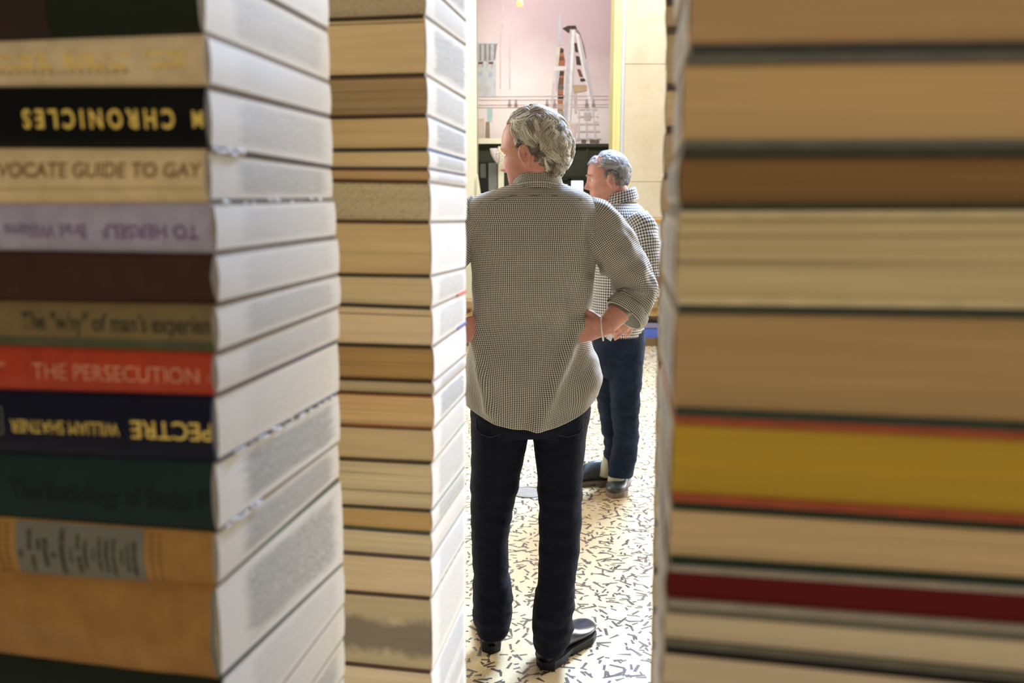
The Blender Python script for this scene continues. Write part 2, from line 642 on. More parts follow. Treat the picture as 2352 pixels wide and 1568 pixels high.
s1 = [
    ('near-black green spine at the very top of the nearest left stack, cropped by the frame', srgb(34, 40, 26), 0.5),
    ('dark green and brown spine just above the cream gold-lettered book', srgb(28, 34, 20), 0.45),
    ('cream spine with worn gold lettering, resting on the black book', srgb(214, 192, 152), 0.6),
    ('black spine with upside-down gold capitals ending in CHRONICLES', srgb(10, 11, 11), 0.35),
    ('cream spine with brown capitals reading ADVOCATE GUIDE TO GAY', srgb(216, 192, 146), 0.55),
    ('pale lavender spine with upside-down purple words TO HERSELF', srgb(168, 162, 180), 0.45),
    ('plain dark brown leather-like spine below the lavender book', srgb(66, 42, 32), 0.6),
    ('olive spine with dark serif words The why of man', srgb(122, 104, 68), 0.55),
    ('orange-red spine with pale capitals THE PERSECUTION', srgb(176, 64, 42), 0.42),
    ('navy blue spine with upside-down gold word ending PECTRE', srgb(19, 21, 40), 0.42),
    ('dark green cloth spine with black words Sociology of Social', srgb(26, 46, 43), 0.6),
    ('tan spine with a grey paper label between dotted borders', srgb(164, 122, 66), 0.55),
    ('thick tan wrinkled rounded spine near the bottom of the nearest left stack', srgb(162, 118, 64), 0.5),
    ('very dark green spine cropped by the bottom edge of the frame', srgb(26, 34, 24), 0.5),
    ('grey book below the cropped dark green spine, only its sawn side showing', srgb(70, 66, 60), 0.5),
    ('brown book hidden under the nearest left stack, only its sawn side corner showing', srgb(80, 66, 50), 0.5),
    ('lowest book of the nearest left stack, resting on the plinth', srgb(80, 66, 50), 0.5),
]
cards1 = [(0.2, 0.19, 0.19, 1)] * 17
cards1[9] = srgb(86, 96, 128); cards1[12] = srgb(86, 116, 112); cards1[3] = srgb(118, 112, 116)
B1 = []
for i, (lab, c, gl) in enumerate(s1):
    cd = cards1[i] if i in (3, 9, 12) else srgb(158, 148, 142)
    B1.append(make_book(S1, i, 'spine', PAPER, c, lab, board=0.0019, card=cd, group=G1, gloss=gl,
                        bulge=0.0075 if i == 12 else 0.0042, wave=0.0034 if i == 12 else 0.0016 if i == 6 else 0.0006))


def P1(i, name, txt, pxa, pxb, ya, yb, mat, **kw):
    """lettering seen between pixel columns pxa..pxb and rows ya (top)..yb (bottom) on book i"""
    root, surf, L, H = B1[i]
    ua, ub = u_of(S1, i, pxa, (ya + yb) / 2), u_of(S1, i, pxb, (ya + yb) / 2)
    t, b = S1.bounds[i], S1.bounds[i + 1]
    pm = (pxa + pxb) / 2 / 490.0
    top = t[0] + (t[1] - t[0]) * pm; bot = b[0] + (b[1] - b[0]) * pm
    w1, w0 = (bot - ya) / (bot - top), (bot - yb) / (bot - top)
    return print_on(root, surf, S1, name, txt, ub, ua, w0, w1, mat, **kw)


gold = NT('gold_foil'); gv = gold.coord('Object'); gold.base(gold.ramp(gold.noise(gv, 900, 3), 0.35, 0.65, srgb(205, 165, 60), srgb(248, 222, 120))); gold = gold.set(0.45, 0.0, 0.5)
goldpale = plain('worn_gold', srgb(232, 198, 110), 0.5, 0.2, 500)
P1(3, 'gold_lettering', 'CHRONICLES', 66, 411, 252, 297, gold, upside=True, bold=0.03, spacing=1.5)
P1(3, 'gold_lettering', 'M', 452, 476, 256, 294, gold, upside=True, bold=0.03)
P1(4, 'brown_lettering', 'ADVOCATE GUIDE TO GAY', -50, 474, 373, 408, plain('ink_brown', srgb(136, 104, 66), 0.7), bold=0.018, shear=0.1)
patch = patch_on(B1[4][0], B1[4][1], 'printed_rule', 0, 0.19, 0.255, 0.27, plain('ink_brown', srgb(150, 122, 84), 0.7))
P1(5, 'purple_lettering', 'TO HERSELF', 244, 466, 515, 548, plain('ink_purple', srgb(112, 82, 128), 0.7), upside=True, bold=0.012)
P1(5, 'purple_lettering', 'Brad Williams', 24, 208, 514, 546, plain('ink_purple', srgb(112, 82, 128), 0.7), upside=True, bold=0.0)
P1(7, 'serif_lettering', 'The "why" of man\'s experience', 62, 530, 717, 772, plain('ink_green', srgb(50, 50, 34), 0.7), bold=0.012)
patch_on(B1[7][0], B1[7][1], 'green_band', 0, 0.19, 0.06, 0.24, plain('ink_green_band', srgb(74, 80, 52), 0.6))
P1(8, 'pale_lettering', 'THE PERSECUTION', 88, 466, 836, 872, plain('ink_pale', srgb(214, 146, 116), 0.6), bold=0.0)
P1(8, 'pale_lettering', 'C', 486, 500, 858, 874, plain('ink_pale', srgb(214, 146, 116), 0.6), bold=0.0)
P1(8, 'pale_lettering', 'ow', -4, 24, 826, 838, plain('ink_pale', srgb(214, 146, 116), 0.6), bold=0.01)
P1(9, 'gold_lettering', 'SPECTRE', 312, 525, 964, 1006, gold, upside=True, bold=0.01)
P1(9, 'gold_lettering', 'WILLIAM SHATNER', 38, 284, 962, 992, gold, upside=True, bold=0.0)
P1(10, 'black_lettering', 'The Sociology of Social P', 38, 486, 1108, 1168, plain('ink_black', srgb(8, 16, 14), 0.7), bold=0.012)
# publisher's device on the navy spine: a thin square frame with a looped mark in it
mb = MB()
root, surf, L, H = B1[9]
u0, u1 = u_of(S1, 9, 19, 968), u_of(S1, 9, -34, 968)
for (a0, a1, c0, c1) in ((0, 1, 0, .04), (0, 1, .96, 1), (0, .05, 0, 1), (.95, 1, 0, 1), (.15, .6, .3, .42), (.2, .35, .3, .6), (.45, .7, .15, .25)):
    w_ = lambda c: 0.33 + 0.42 * c
    mb.quad([surf(u0 + (u1 - u0) * a, w_(c), 0.0006) for a, c in ((a0, c0), (a1, c0), (a1, c1), (a0, c1))])
for k in range(16):
    a, b = 2 * math.pi * k / 16, 2 * math.pi * (k + 1) / 16
    q = [(0.45 + 0.26 * math.cos(x) * r, 0.66 + 0.22 * math.sin(x) * r) for x, r in ((a, 1), (b, 1), (b, .7), (a, .7))]
    mb.quad([surf(u0 + (u1 - u0) * x, 0.33 + 0.42 * y, 0.0006) for x, y in q])
mb.build('publisher_device', plain('worn_silver', srgb(120, 118, 104), 0.5), root)
# illegible worn gold title of the cream book: a row of foil strokes, and a row of small brown marks
rng = random.Random(5)
root, surf, L, H = B1[2]
mb, m2 = MB(), MB()
for xa, xb in ((345, 443), (158, 308), (-40, 136)):
    x = xa
    while x < xb - 4:
        wd = rng.uniform(4, 9)
        q0, q1 = u_of(S1, 2, x, 140), u_of(S1, 2, min(x + wd, xb), 140)
        k = rng.choice(['full', 'full', 'top', 'bot', 'full'])
        lo, hi = (0.34, 0.68) if k == 'full' else ((0.34, 0.46) if k == 'bot' else (0.56, 0.68))
        mb.quad([surf(q0, lo, .0005), surf(q1, lo, .0005), surf(q1, hi, .0005), surf(q0, hi, .0005)])
        x += wd + rng.uniform(0.6, 2.6)
x = -30
while x < 300:
    wd = rng.uniform(5, 13)
    q0, q1 = u_of(S1, 2, x, 165), u_of(S1, 2, x + wd, 165)
    m2.quad([surf(q0, .25, .0005), surf(q1, .25, .0005), surf(q1, .31, .0005), surf(q0, .31, .0005)])
    x += wd + rng.uniform(4, 12)
mb.build('gold_lettering', goldpale, root)
m2.build('brown_lettering', plain('ink_brown', srgb(176, 148, 108), 0.7), root)
# the grey paper label with its lines of print running across the spine
root, surf, L, H = B1[11]
grey_lab = patch_on(root, surf, 'paper_label', u_of(S1, 11, 340, 1260), u_of(S1, 11, 50, 1260), 0.02, 0.985, plain('grey_label', srgb(116, 114, 102), 0.7, 0.06), 0.0004, 14)
m1 = MB()
for x, lo, hi, wd in ((61, .35, .5, 8), (82, .5, .86, 9), (87, .1, .42, 8), (102, .5, .72, 9), (117, .2, .74, 10), (136, .38, .48, 8), (155, .08, .9, 11),
                      (175, .3, .6, 5), (191, .56, .84, 8), (193, .12, .45, 8), (208, .22, .74, 8), (226, .36, .62, 5), (240, .2, .8, 7), (256, .16, .76, 8), (272, .12, .8, 8), (290, .3, .64, 6), (304, .2, .72, 7), (319, .14, .76, 9)):
    y = lo
    while y < hi - 0.01:
        h = rng.uniform(0.02, 0.07)
        q0, q1 = u_of(S1, 11, x - wd / 2 + rng.uniform(-1, 1), 1260), u_of(S1, 11, x + wd / 2 + rng.uniform(-1, 1), 1260)
        y1 = min(y + h, hi)
        m1.quad([surf(q0, y, .0008), surf(q1, y, .0008), surf(q1, y1, .0008), surf(q0, y1, .0008)])
        y = y1 + rng.uniform(0.004, 0.02)
m1.build('faded_print', plain('ink_label', srgb(66, 64, 52), 0.7), grey_lab)
m1 = MB()
for x in (13, 30, 358, 376):
    m1 = MB()
    for k in range(8):
        w = 0.08 + k * 0.115
        uu = u_of(S1, 11, x, 1260)
        m1.quad([surf(uu + 0.0011 * math.cos(a * math.pi / 4), w + 0.028 * math.sin(a * math.pi / 4), .0006) for a in range(8)])
    m1.build('dotted_border', plain('ink_ochre', srgb(112, 76, 38), 0.7), root)

patch_on(B1[1][0], B1[1][1], 'brown_panel', u_of(S1, 1, 120, 40), 0.198, 0.02, 0.98, plain('brown_panel', srgb(44, 26, 18), 0.5))

# dabs of dried white glue along a few seams of the sawn side
glue = plain('dried_glue', srgb(226, 228, 230), 0.4, 0.04, 200, 0.3)
for i, (v0, v1, n_) in {3: (0.02, 0.22, 9), 4: (0.0, 0.9, 10), 9: (0.1, 0.95, 16), 10: (0.05, 0.3, 8)}.items():
    root, surf, L, H = B1[i]
    B, C = S1.corners(i)
    t0 = S1.plane(B, C, S1.bounds[i + 1])
    mb = MB()
    rg = random.Random(i)
    for k in range(n_):
        f = v0 + (v1 - v0) * (k + rg.random() * 0.7) / n_
        p = B + (C - B) * f
        c = Vector((p.x + 0.0004, p.y, t0[0] + t0[2] * f + rg.uniform(-.0015, .0012))) - root.location
        ln, hh = rg.uniform(.002, .007), rg.uniform(.0006, .0016)
        dG = (C - B).normalized()
        mb.tube([c - dG * ln, c - dG * ln * .4 + Vector((0.0004, 0, hh * .3)), c + dG * ln * .3, c + dG * ln], [0.0002, hh, hh * .8, 0.0002], 7)
    mb.build('dried_glue', glue, root, smooth=True)

# ------------------------------------------------------------------ stack 2: page edges, middle left
tabB2 = [(-160, 975), (60, 975), (170, 977), (300, 981), (450, 986), (570, 988), (750, 991), (840, 994), (1000, 994), (1120, 990), (1300, 989), (1600, 990)]
tabC2 = [(-60, 1071), (300, 1071), (450, 1070), (560, 1068), (1000, 1068), (1600, 1068)]
b2 = [(-170, -185, -60), (-25, -40, 51), (44, 37, 105), (177, 172, 228), (269, 265, 305), (345, 343, 368), (387, 388, 403), (415, 418, 430),
      (508, 510, 508), (631, 634, 615), (699, 707, 671), (791, 797, 743), (869, 876, 815), (901, 909, 842), (976, 985, 905),
      (1053, 1063, 968), (1161, 1173, 1069), (1210, 1225, 1109), (1268, 1283, 1162), (1358, 1374, 1237), (1522, 1543, 1372), (1630, 1655, 1457), (1700, 1730, 1512), (1810, 1845, 1600)]
S2 = Stack(0.82, 0.975, dL, 0.17, tabB2, tabC2, 787, b2)
G2 = 'books of the middle left stack showing their page edges'
br, dk, gy = srgb(92, 66, 46), srgb(52, 46, 36), srgb(74, 72, 68)
s2 = [
    ('dots', (190, 172, 132), br, 'speckled tan book at the top of the middle stack, out of frame'),
    ('dots', (190, 172, 132), br, 'speckled tan page edges at the very top of the middle stack, cropped by the frame'),
    ('plain', (216, 186, 132), dk, 'thick smooth cream book below the cropped speckled one in the middle stack'),
    ('lines', (166, 138, 94), br, 'darker brown-tan page edges, second full book of the middle stack'),
    ('plain', (210, 178, 122), srgb(56, 54, 46), 'smooth tan book level with the black spine, middle stack'),
    ('plain', (220, 192, 138), gy, 'thin pale book with grey boards above another thin book, middle stack'),
    ('plain', (204, 166, 112), br, 'thinnest tan book, directly on the speckled grid-patterned book'),
    ('dots', (196, 180, 142), srgb(98, 74, 40), 'book whose page edges show a grid of grey specks, mid-height in the middle stack'),
    ('plain', (210, 182, 128), srgb(84, 70, 50), 'thick tan book just under the grid-speckled one'),
    ('plain', (212, 190, 144), gy, 'cream book with boards dotted by pale flecks, level with the brown spine'),
    ('plain', (222, 198, 156), srgb(70, 64, 52), 'pale cream book with one thin dark line near its top'),
    ('lines', (180, 142, 82), srgb(72, 58, 32), 'dark golden-brown page edges with streaks, level with the orange-red spine'),
    ('plain', (190, 172, 134), srgb(84, 64, 40), 'thin greyish book between the golden-brown and the peach books'),
    ('lines', (218, 182, 124), srgb(150, 92, 62), 'peach-tan book with reddish lower board in the middle stack'),
    ('plain', (208, 184, 136), srgb(84, 76, 62), 'smooth beige book level with the navy spine'),
    ('lines', (212, 194, 152), srgb(84, 66, 48), 'cream book ruled with many fine horizontal lines'),
    ('plain', (202, 166, 102), srgb(78, 92, 74), 'thin golden book with green-grey lower board'),
    ('plain', (216, 198, 156), srgb(96, 84, 88), 'pale book with grey-purple flecked board beneath it'),
    ('plain', (222, 196, 154), srgb(84, 74, 64), 'smooth peach-cream book above the grey-stained thick book'),
    ('stain', (196, 178, 138), srgb(90, 68, 56), 'thickest book of the middle stack, its page edges stained grey'),
    ('plain', (220, 198, 160), srgb(90, 70, 60), 'cream book cropped by the bottom of the frame under the grey-stained one'),
    ('plain', (214, 194, 160), srgb(140, 80, 90), 'book with a dull red board low on the sawn side of the middle stack'),
    ('plain', (214, 194, 160), gy, 'lowest book of the middle stack, resting on its plinth'),
]
side_accent = {9: srgb(196, 78, 52), 10: srgb(66, 92, 156), 4: srgb(120, 138, 170), 5: srgb(120, 138, 170), 15: srgb(120, 170, 186), 16: srgb(64, 160, 178), 18: srgb(106, 140, 176), 20: srgb(170, 112, 124)}
B2 = []
for i, (e, c, cov, lab) in enumerate(s2):
    B2.append(make_book(S2, i, 'pages', srgb(*c), cov, lab, board=0.0016, card=side_accent.get(i) if i in (4, 5, 15, 16, 18) else srgb(178, 170, 166),
                        group=G2, edge=e, over=0.0012))
# little torn slips of coloured cover at the far corner of two boards
for i, c, s0 in ((9, srgb(214, 84, 58), 0.72), (10, srgb(62, 88, 160), 0.72)):
    root = B2[i][0]
    B, C = S2.corners(i)
    t0 = S2.plane(B, C, S2.bounds[i + 1])
    mb = MB()
    pts = []
    for f in (s0, 1.01):
        p = B + (C - B) * f
        pts.append(Vector((p.x, p.y, t0[0] + t0[2] * f)) - root.location)
    d = Vector((0.0012, 0, 0))
    mb.hexa([pts[0] - d, pts[0] + d, pts[1] + d, pts[1] - d] + [q + Vector((0, 0, 0.0024)) for q in (pts[0] - d, pts[0] + d, pts[1] + d, pts[1] - d)])
    mb.build('torn_cover_scrap', plain('scrap', c, 0.6), root)
# a fine dark gap between two gatherings of pages
for i, w in ((10, 0.78), (2, 0.9)):
    root, surf, L, H = B2[i]
    patch_on(root, surf, 'gathering_gap', 0.001, L - 0.005, w, w + 0.02, plain('ink_gap', srgb(120, 96, 60), 0.8), d=0.00001 - 0.0005)

# ------------------------------------------------------------------ stack 3: large, nearest on the right
dR = (5.5, -1.0, 0.0)
tabB3 = [(-80, 1591), (0, 1590), (125, 1577), (330, 1566), (480, 1560), (690, 1554), (950, 1548), (1140, 1545), (1290, 1537), (1400, 1530), (1500, 1525), (1700, 1518)]
tabC3 = [(-80, 1554), (0, 1553), (250, 1553), (340, 1549), (420, 1538), (500, 1528), (700, 1521), (1000, 1514), (1568, 1512)]
yb3 = [(-310, -300), (-90, -75), (118, 126), (340, 342), (483, 485), (708, 698), (988, 952), (1200, 1148), (1345, 1292), (1450, 1388), (1560, 1478), (1690, 1592), (1800, 1690)]
b3 = [(m, b, 465 + 0.735 * (b - 465)) for m, b in yb3]
S3 = Stack(0.38, 0.505, dR, 0.21, tabB3, tabC3, 2352, b3)
G3 = 'books of the large right stack showing their page edges'
s3 = [
    ('plain', (200, 160, 100), dk, 'book above the frame on the large right stack'),
    ('lines', (190, 150, 96), srgb(58, 58, 56), 'brown-tan page edges cropped by the top of the frame, large right stack'),
    ('plain', (204, 166, 106), srgb(98, 98, 88), 'thick smooth tan book second from the top of the large right stack'),
    ('plain', (136, 102, 62), srgb(62, 62, 46), 'dark brown page edges, the darkest of the large right stack'),
    ('lines', (206, 182, 130), srgb(214, 196, 152), 'cream page edges with cream boards and loose horizontal lines'),
    ('plain', (182, 146, 92), srgb(58, 66, 56), 'thickest brown-tan book with dark green-grey boards, large right stack'),
    ('plain', (184, 150, 50), srgb(160, 82, 54), 'book with mustard-yellow page edges and rust-red boards'),
    ('lines', (212, 178, 124), srgb(34, 50, 38), 'tan book with dark green boards under the mustard-yellow one'),
    ('plain', (100, 6, 8), srgb(160, 150, 134), 'book with deep red page edges and pale grey boards'),
    ('plain', (214, 194, 154), srgb(106, 102, 88), 'cream book with olive-grey boards under the deep red one'),
    ('plain', (216, 194, 156), srgb(20, 20, 24), 'cream book with black boards cropped by the bottom right of the frame'),
    ('plain', (216, 194, 156), gy, 'lowest book of the large right stack, on its plinth'),
]
B3 = []
for i, (e, c, cov, lab) in enumerate(s3):
    B3.append(make_book(S3, i, 'pages', srgb(*c), cov, lab, board=0.0036 if i not in (4, 8) else 0.003, card={6: srgb(204, 112, 78), 7: srgb(96, 104, 82)}.get(i, srgb(176, 168, 158)),
                        group=G3, edge=e, over=0.0018))

# ------------------------------------------------------------------ stack 4: behind the large one, a sliver of it showing
tabB4 = [(-80, 1530), (40, 1531), (140, 1533), (200, 1528), (300, 1532), (400, 1521), (500, 1520), (700, 1514), (840, 1511), (1100, 1505), (1568, 1497)]
tabC4 = [(y, x + 3) for y, x in tabB4]
yb4 = [-95, 5, 70, 200, 298, 405, 498, 562, 672, 712, 758, 838, 930, 1020, 1110, 1200, 1310, 1400, 1480, 1600, 1700]
b4 = [(y + (y - 465) * 0.02, y, 465 + 0.82 * (y - 465)) for y in yb4]
S4 = Stack(0.75, 0.915, dR, 0.15, tabB4, tabC4, 1700, b4)
ordn = ['topmost', 'second', 'third', 'fourth', 'fifth', 'sixth', 'seventh', 'eighth', 'ninth', 'tenth', 'eleventh', 'twelfth', 'thirteenth', 'fourteenth', 'fifteenth', 'sixteenth', 'seventeenth', 'eighteenth', 'nineteenth', 'twentieth']
rg = random.Random(9)
for i in range(len(yb4) - 1):
    f = rg.uniform(0.88, 1.05)
    thick = 'thin ' if yb4[i + 1] - yb4[i] < 60 else ('thick ' if yb4[i + 1] - yb4[i] > 108 else '')
    make_book(S4, i, 'pages', srgb(204 * f, 178 * f, 136 * f), srgb(96, 78, 66) if i % 3 else srgb(70, 66, 56),
              ordn[i] + ' ' + thick + 'tan book down the narrow stack peeking out behind the large right stack',
              board=0.0026, card=srgb(108, 96, 86), group='books of the narrow stack behind the large right one', over=0.003)

# plinths carry the stacks (their tops lie just under the frame)
pl = plain('white_plinth_paint', srgb(222, 218, 208), 0.6, 0.04)
for st, nm in ((S1, 'nearest left'), (S2, 'middle left'), (S3, 'large right'), (S4, 'narrow right')):
    n_ = len(st.bounds) - 2
    B, C = st.corners(n_)
    zb, g1_, g2_ = st.plane(B, C, st.bounds[-1])
    G = C - B
    L = st.Lf + 0.002
    e0 = st.dF * -0.001
    q = [(B + e0, 0, 0), (B + st.dF * L, L, 0), (C + st.dF * L, L, 1), (C + e0, 0, 1)]
    mb = MB()
    mb.hexa([(p.x, p.y, 0.06) for p, a, b in q] + [(p.x, p.y, zb + g1_ * a + g2_ * b - 0.0006) for p, a, b in q])
    root = empty('plinth', (B.x, B.y, 0), 'white plinth under the ' + nm + ' book stack', 'plinth')
    for v_ in range(len(mb.v)):
        mb.v[v_] = (mb.v[v_][0] - B.x, mb.v[v_][1] - B.y, mb.v[v_][2])
    fix_normals(mb.build('plinth_body', pl, root))
    mk = MB()
    cx = sum((p for p, a, b in q), Vector()) / 4
    rr = [((p - cx) * 0.92 + cx) for p, a, b in q]
    mk.hexa([(p.x - B.x, p.y - B.y, 0.0) for p in rr] + [(p.x - B.x, p.y - B.y, 0.06) for p in rr])
    fix_normals(mk.build('recessed_base', plain('black_base', srgb(30, 30, 30), 0.5), root))
# ------------------------------------------------------------------ floor: cream terrazzo with dark slivers of stone
def terrazzo():
    n = NT('terrazzo_floor')
    tc = n.n('ShaderNodeTexCoord')
    base_n = n.noise(tc.outputs['Object'], 3.0, 4)
    fine = n.noise(tc.outputs['Object'], 140.0, 3)
    col = n.ramp(base_n, 0.3, 0.7, (0.50, 0.37, 0.185, 1), (0.60, 0.455, 0.245, 1))
    col = n.mix(n.math('MULTIPLY', n.ramp(fine, 0.45, 0.7), 0.35), col, (0.80, 0.70, 0.48, 1))
    mask = None
    for k, (sc, L, W, ox, dens) in enumerate(((12.5, 0.42, 0.095, 0.0, 0.9), (16.0, 0.44, 0.095, 7.3, 0.85), (24.0, 0.42, 0.14, 3.1, 0.62), (9.5, 0.42, 0.065, 11.7, 0.5))):
        mp = n.n('ShaderNodeMapping'); mp.inputs['Scale'].default_value = (sc, sc, sc); mp.inputs['Location'].default_value = (ox, ox * 1.7, 0)
        n.l(tc.outputs['Object'], mp.inputs[0])
        vo = n.n('ShaderNodeTexVoronoi'); vo.voronoi_dimensions = '2D'; vo.inputs['Scale'].default_value = 1.0; vo.inputs['Randomness'].default_value = 0.85
        n.l(mp.outputs[0], vo.inputs['Vector'])
        df = n.n('ShaderNodeVectorMath', operation='SUBTRACT')
        n.l(mp.outputs[0], df.inputs[0]); n.l(vo.outputs['Position'], df.inputs[1])
        d = n.n('ShaderNodeSeparateXYZ'); n.l(df.outputs[0], d.inputs[0])
        c = n.n('ShaderNodeSeparateColor'); n.l(vo.outputs['Color'], c.inputs[0])
        ang = n.math('MULTIPLY', c.outputs[0], 6.283)
        cs, sn = n.math('COSINE', ang), n.math('SINE', ang)
        a = n.math('ADD', n.math('MULTIPLY', d.outputs[0], cs), n.math('MULTIPLY', d.outputs[1], sn))
        b = n.math('SUBTRACT', n.math('MULTIPLY', d.outputs[1], cs), n.math('MULTIPLY', d.outputs[0], sn))
        ln = n.math('MULTIPLY', n.math('ADD', 0.45, n.math('MULTIPLY', c.outputs[1], 0.55)), L)
        # wedge: the sliver tapers along its length
        wd = n.math('MULTIPLY', n.math('ADD', 0.75, n.math('MULTIPLY', a, n.math('SUBTRACT', n.math('MULTIPLY', c.outputs[2], 2.4), 1.2))), W)
        m = n.math('MULTIPLY', n.math('LESS_THAN', n.math('ABSOLUTE', a), ln), n.math('LESS_THAN', n.math('ABSOLUTE', b), wd))
        m = n.math('MULTIPLY', m, n.math('LESS_THAN', n.math('FRACT', n.math('MULTIPLY', c.outputs[2], 7.31)), dens))
        mask = m if mask is None else n.math('MAXIMUM', mask, m)
    chipc = n.ramp(n.noise(tc.outputs['Object'], 22.0, 2), 0.3, 0.7, (0.05, 0.036, 0.026, 1), (0.13, 0.095, 0.07, 1))
    out = n.mix(mask, col, chipc)
    n.base(out)
    n.bump(n.noise(tc.outputs['Object'], 5.0, 2), 0.05, 0.004)
    rn = n.noise(tc.outputs['Object'], 9.0, 3)
    n.l(n.math('ADD', 0.16, n.math('MULTIPLY', rn, 0.16)), n.b.inputs['Roughness'])
    n.b.inputs['Specular IOR Level'].default_value = 0.6
    return n.mat


def struct(name, mb, mats):
    o = mb.build(name, mats)
    o['kind'] = 'structure'
    return o


def simple_box(name, mats, x0, x1, y0, y1, z0, z1):
    mb = MB(); mb.box(x0, x1, y0, y1, z0, z1)
    return struct(name, mb, mats)


RX0, RX1, RY0, RY1, RH = -5.0, 7.2, -3.0, 12.2, 6.6
plaster = plain('unseen_wall_brown', srgb(112, 98, 80), 0.7, 0.04, 2, 0.2)  # unseen walls, coloured dark brown to cut bounced light
simple_box('floor', terrazzo(), RX0 - .2, RX1 + .2, RY0 - .2, RY1 + .2, -0.2, 0.0)
simple_box('ceiling', plain('ceiling_plaster', srgb(140, 130, 116), 0.9, 0.03, 2), RX0 - .2, RX1 + .2, RY0 - .2, RY1 + .2, RH, RH + .2)  # unseen ceiling, toned down as well to cut bounced light
simple_box('wall_left', plaster, RX0 - .2, RX0, RY0, RY1, 0, RH)
simple_box('wall_right', plaster, RX1, RX1 + .2, RY0, RY1, 0, RH)
simple_box('wall_rear', plaster, RX0, RX1, RY0 - .2, RY0, 0, RH)
simple_box('wall_back', plain('back_wall_paint', srgb(236, 232, 212), 0.8, 0.03, 2), RX0, RX1, RY1, RY1 + .2, 0, RH)

# stone pier on the right of the hall
def limestone():
    n = NT('limestone')
    v = n.coord('Object')
    f = n.noise(v, 2.2, 5, 0.6, 0.4)
    g = n.noise(v, 22, 4, 0.6)
    c = n.ramp(f, 0.25, 0.75, srgb(212, 198, 168), srgb(236, 226, 202))
    c = n.mix(n.math('MULTIPLY', g, 0.25), c, srgb(196, 176, 140))
    n.base(c); n.bump(g, 0.2, 0.003)
    return n.set(0.7)


lime = limestone()
p0, p1 = at(1430, 465, 9.45), at(1660, 465, 9.45)
pier = empty('stone_pier', (p0.x, 9.45, 0), 'tall pale limestone pier at the right of the hall, behind the wooden bench', 'pillar')
mb = MB()
zs = [0.0, 0.62, 1.36, 1.74, 2.95, 4.2, 5.4, RH]
W = p1.x - p0.x
for k in range(len(zs) - 1):
    mb.box(0.0, W, 0, 0.8, zs[k] + (0.004 if k else 0), zs[k + 1] - 0.004)
mb.box(0.005, W - 0.005, 0.005, 0.795, 0, RH)
mb.build('stone_blocks', lime, pier)
z1, z2 = zat(9.45, 512), zat(9.45, 504)
mb = MB(); mb.box(-0.01, W + .01, -0.03, 0.0, z1, z2); mb.build('wooden_rail', plain('orange_oak', srgb(206, 150, 76), 0.5), pier)
mb = MB(); mb.box(0.0, W, -0.015, 0.0, 0.5, z1); mb.build('white_dado_panel', plain('white_panel_paint', srgb(236, 234, 236), 0.6, 0.03), pier)
a0, a1, a2 = at(1404, 465, 9.6).x, at(1420, 465, 9.6).x, at(1431, 465, 9.6).x
mb = MB(); mb.box(a0, a1, 9.55, 9.95, 0, RH); mb.box(a0 - .006, a0 + .02, 9.53, 9.56, 0, RH)
struct('trim_1', mb, plain('pale_yellow_paint', srgb(244, 234, 166), 0.5, 0.03, 3))
mb = MB(); mb.box(a1 + .002, a2 - 0.002, 9.5, 9.9, 0, RH)
struct('trim_2', mb, plain('blue_edge_light', srgb(214, 226, 250), 0.3, 0.02, 3))  # bluish light along the pier's edge, put into this strip's colour
# left pilaster with a splayed foot
l0, l1 = at(1040, 465, 11.2).x, at(1096, 465, 11.2).x
mb = MB(); mb.box(l0, l1, 11.2, 11.7, 0, RH); mb.box(l0 + .02, l1 - .03, 11.17, 11.2, 0.3, RH)
struct('trim_3', mb, plain('ivory_paint', srgb(246, 244, 216), 0.5, 0.02, 3))
zf = zat(11.15, 400)
mb = MB(); mb.hexa([(l1 + .002, 11.1, 0), (l1 + .28, 11.1, 0), (l1 + .28, 11.3, 0), (l1 + .002, 11.3, 0), (l1 + .002, 11.1, zf), (l1 + .012, 11.1, zf), (l1 + .012, 11.3, zf), (l1 + .002, 11.3, zf)])
struct('trim_4', mb, plain('ivory_paint', srgb(246, 244, 216), 0.5, 0.02, 3))

# dark green panelled wall with doors under the mural
YD = 11.95
dg = plain('dark_green_paint', srgb(56, 60, 46), 0.5, 0.06, 6)
dg2 = plain('dark_green_frame', srgb(38, 42, 32), 0.4, 0.05, 6)
zt = zat(YD, 331)
xl, xr = at(1098, 465, YD).x, at(1600, 465, YD).x


def bx(mb, pxa, pxb, pya, pyb, y0, y1, mi=0):
    a, b = at(pxa, pya, y0), at(pxb, pyb, y0)
    mb.box(a.x, b.x, y0, y1, b.z, a.z, mi)


mb = MB(); mb.box(xl, xr, YD, 12.18, 0, zt)
mb.box(xl, xr, YD - 0.05, YD, zt - .04, zt); 
for px in (1345, 1398):
    x = at(px, 465, YD).x; mb.box(x, x + 0.03, YD - .02, YD, 0, zt - .05)
struct('wall_dado', mb, dg)
# the doorway with bright glazing between the two men
dr = empty('door_1', (at(1312, 465, YD).x, YD - 0.03, 0)); dr['kind'] = 'structure'


def local(mb, root):
    mb.v = [tuple(Vector(q) - root.location) for q in mb.v]
    return mb


mb = MB(); bx(mb, 1286, 1346, 404, 800, YD - .03, YD - .002); mb.v = [(q[0], q[1], max(q[2], 0.0)) for q in mb.v]
local(mb, dr).build('door_leaf', dg2, dr)
glow = NT('bright_glazing'); glow.base((0.8, 0.85, 0.9, 1)); glow = glow.set(0.2, emis=(0.93, 0.96, 1.0, 1), estr=1.3)
for a, b, c, d in ((1288, 1303, 424, 452), (1312.5, 1338, 415, 520)):
    mb = MB(); bx(mb, a, b, c, d, YD - .05, YD - .031)
    local(mb, dr).build('pane', glow, dr)
mb = MB(); bx(mb, 1304.5, 1311, 410, 520, YD - .06, YD - .031); bx(mb, 1286, 1344, 405, 414, YD - .06, YD - .031)
local(mb, dr).build('door_frame', dg2, dr)
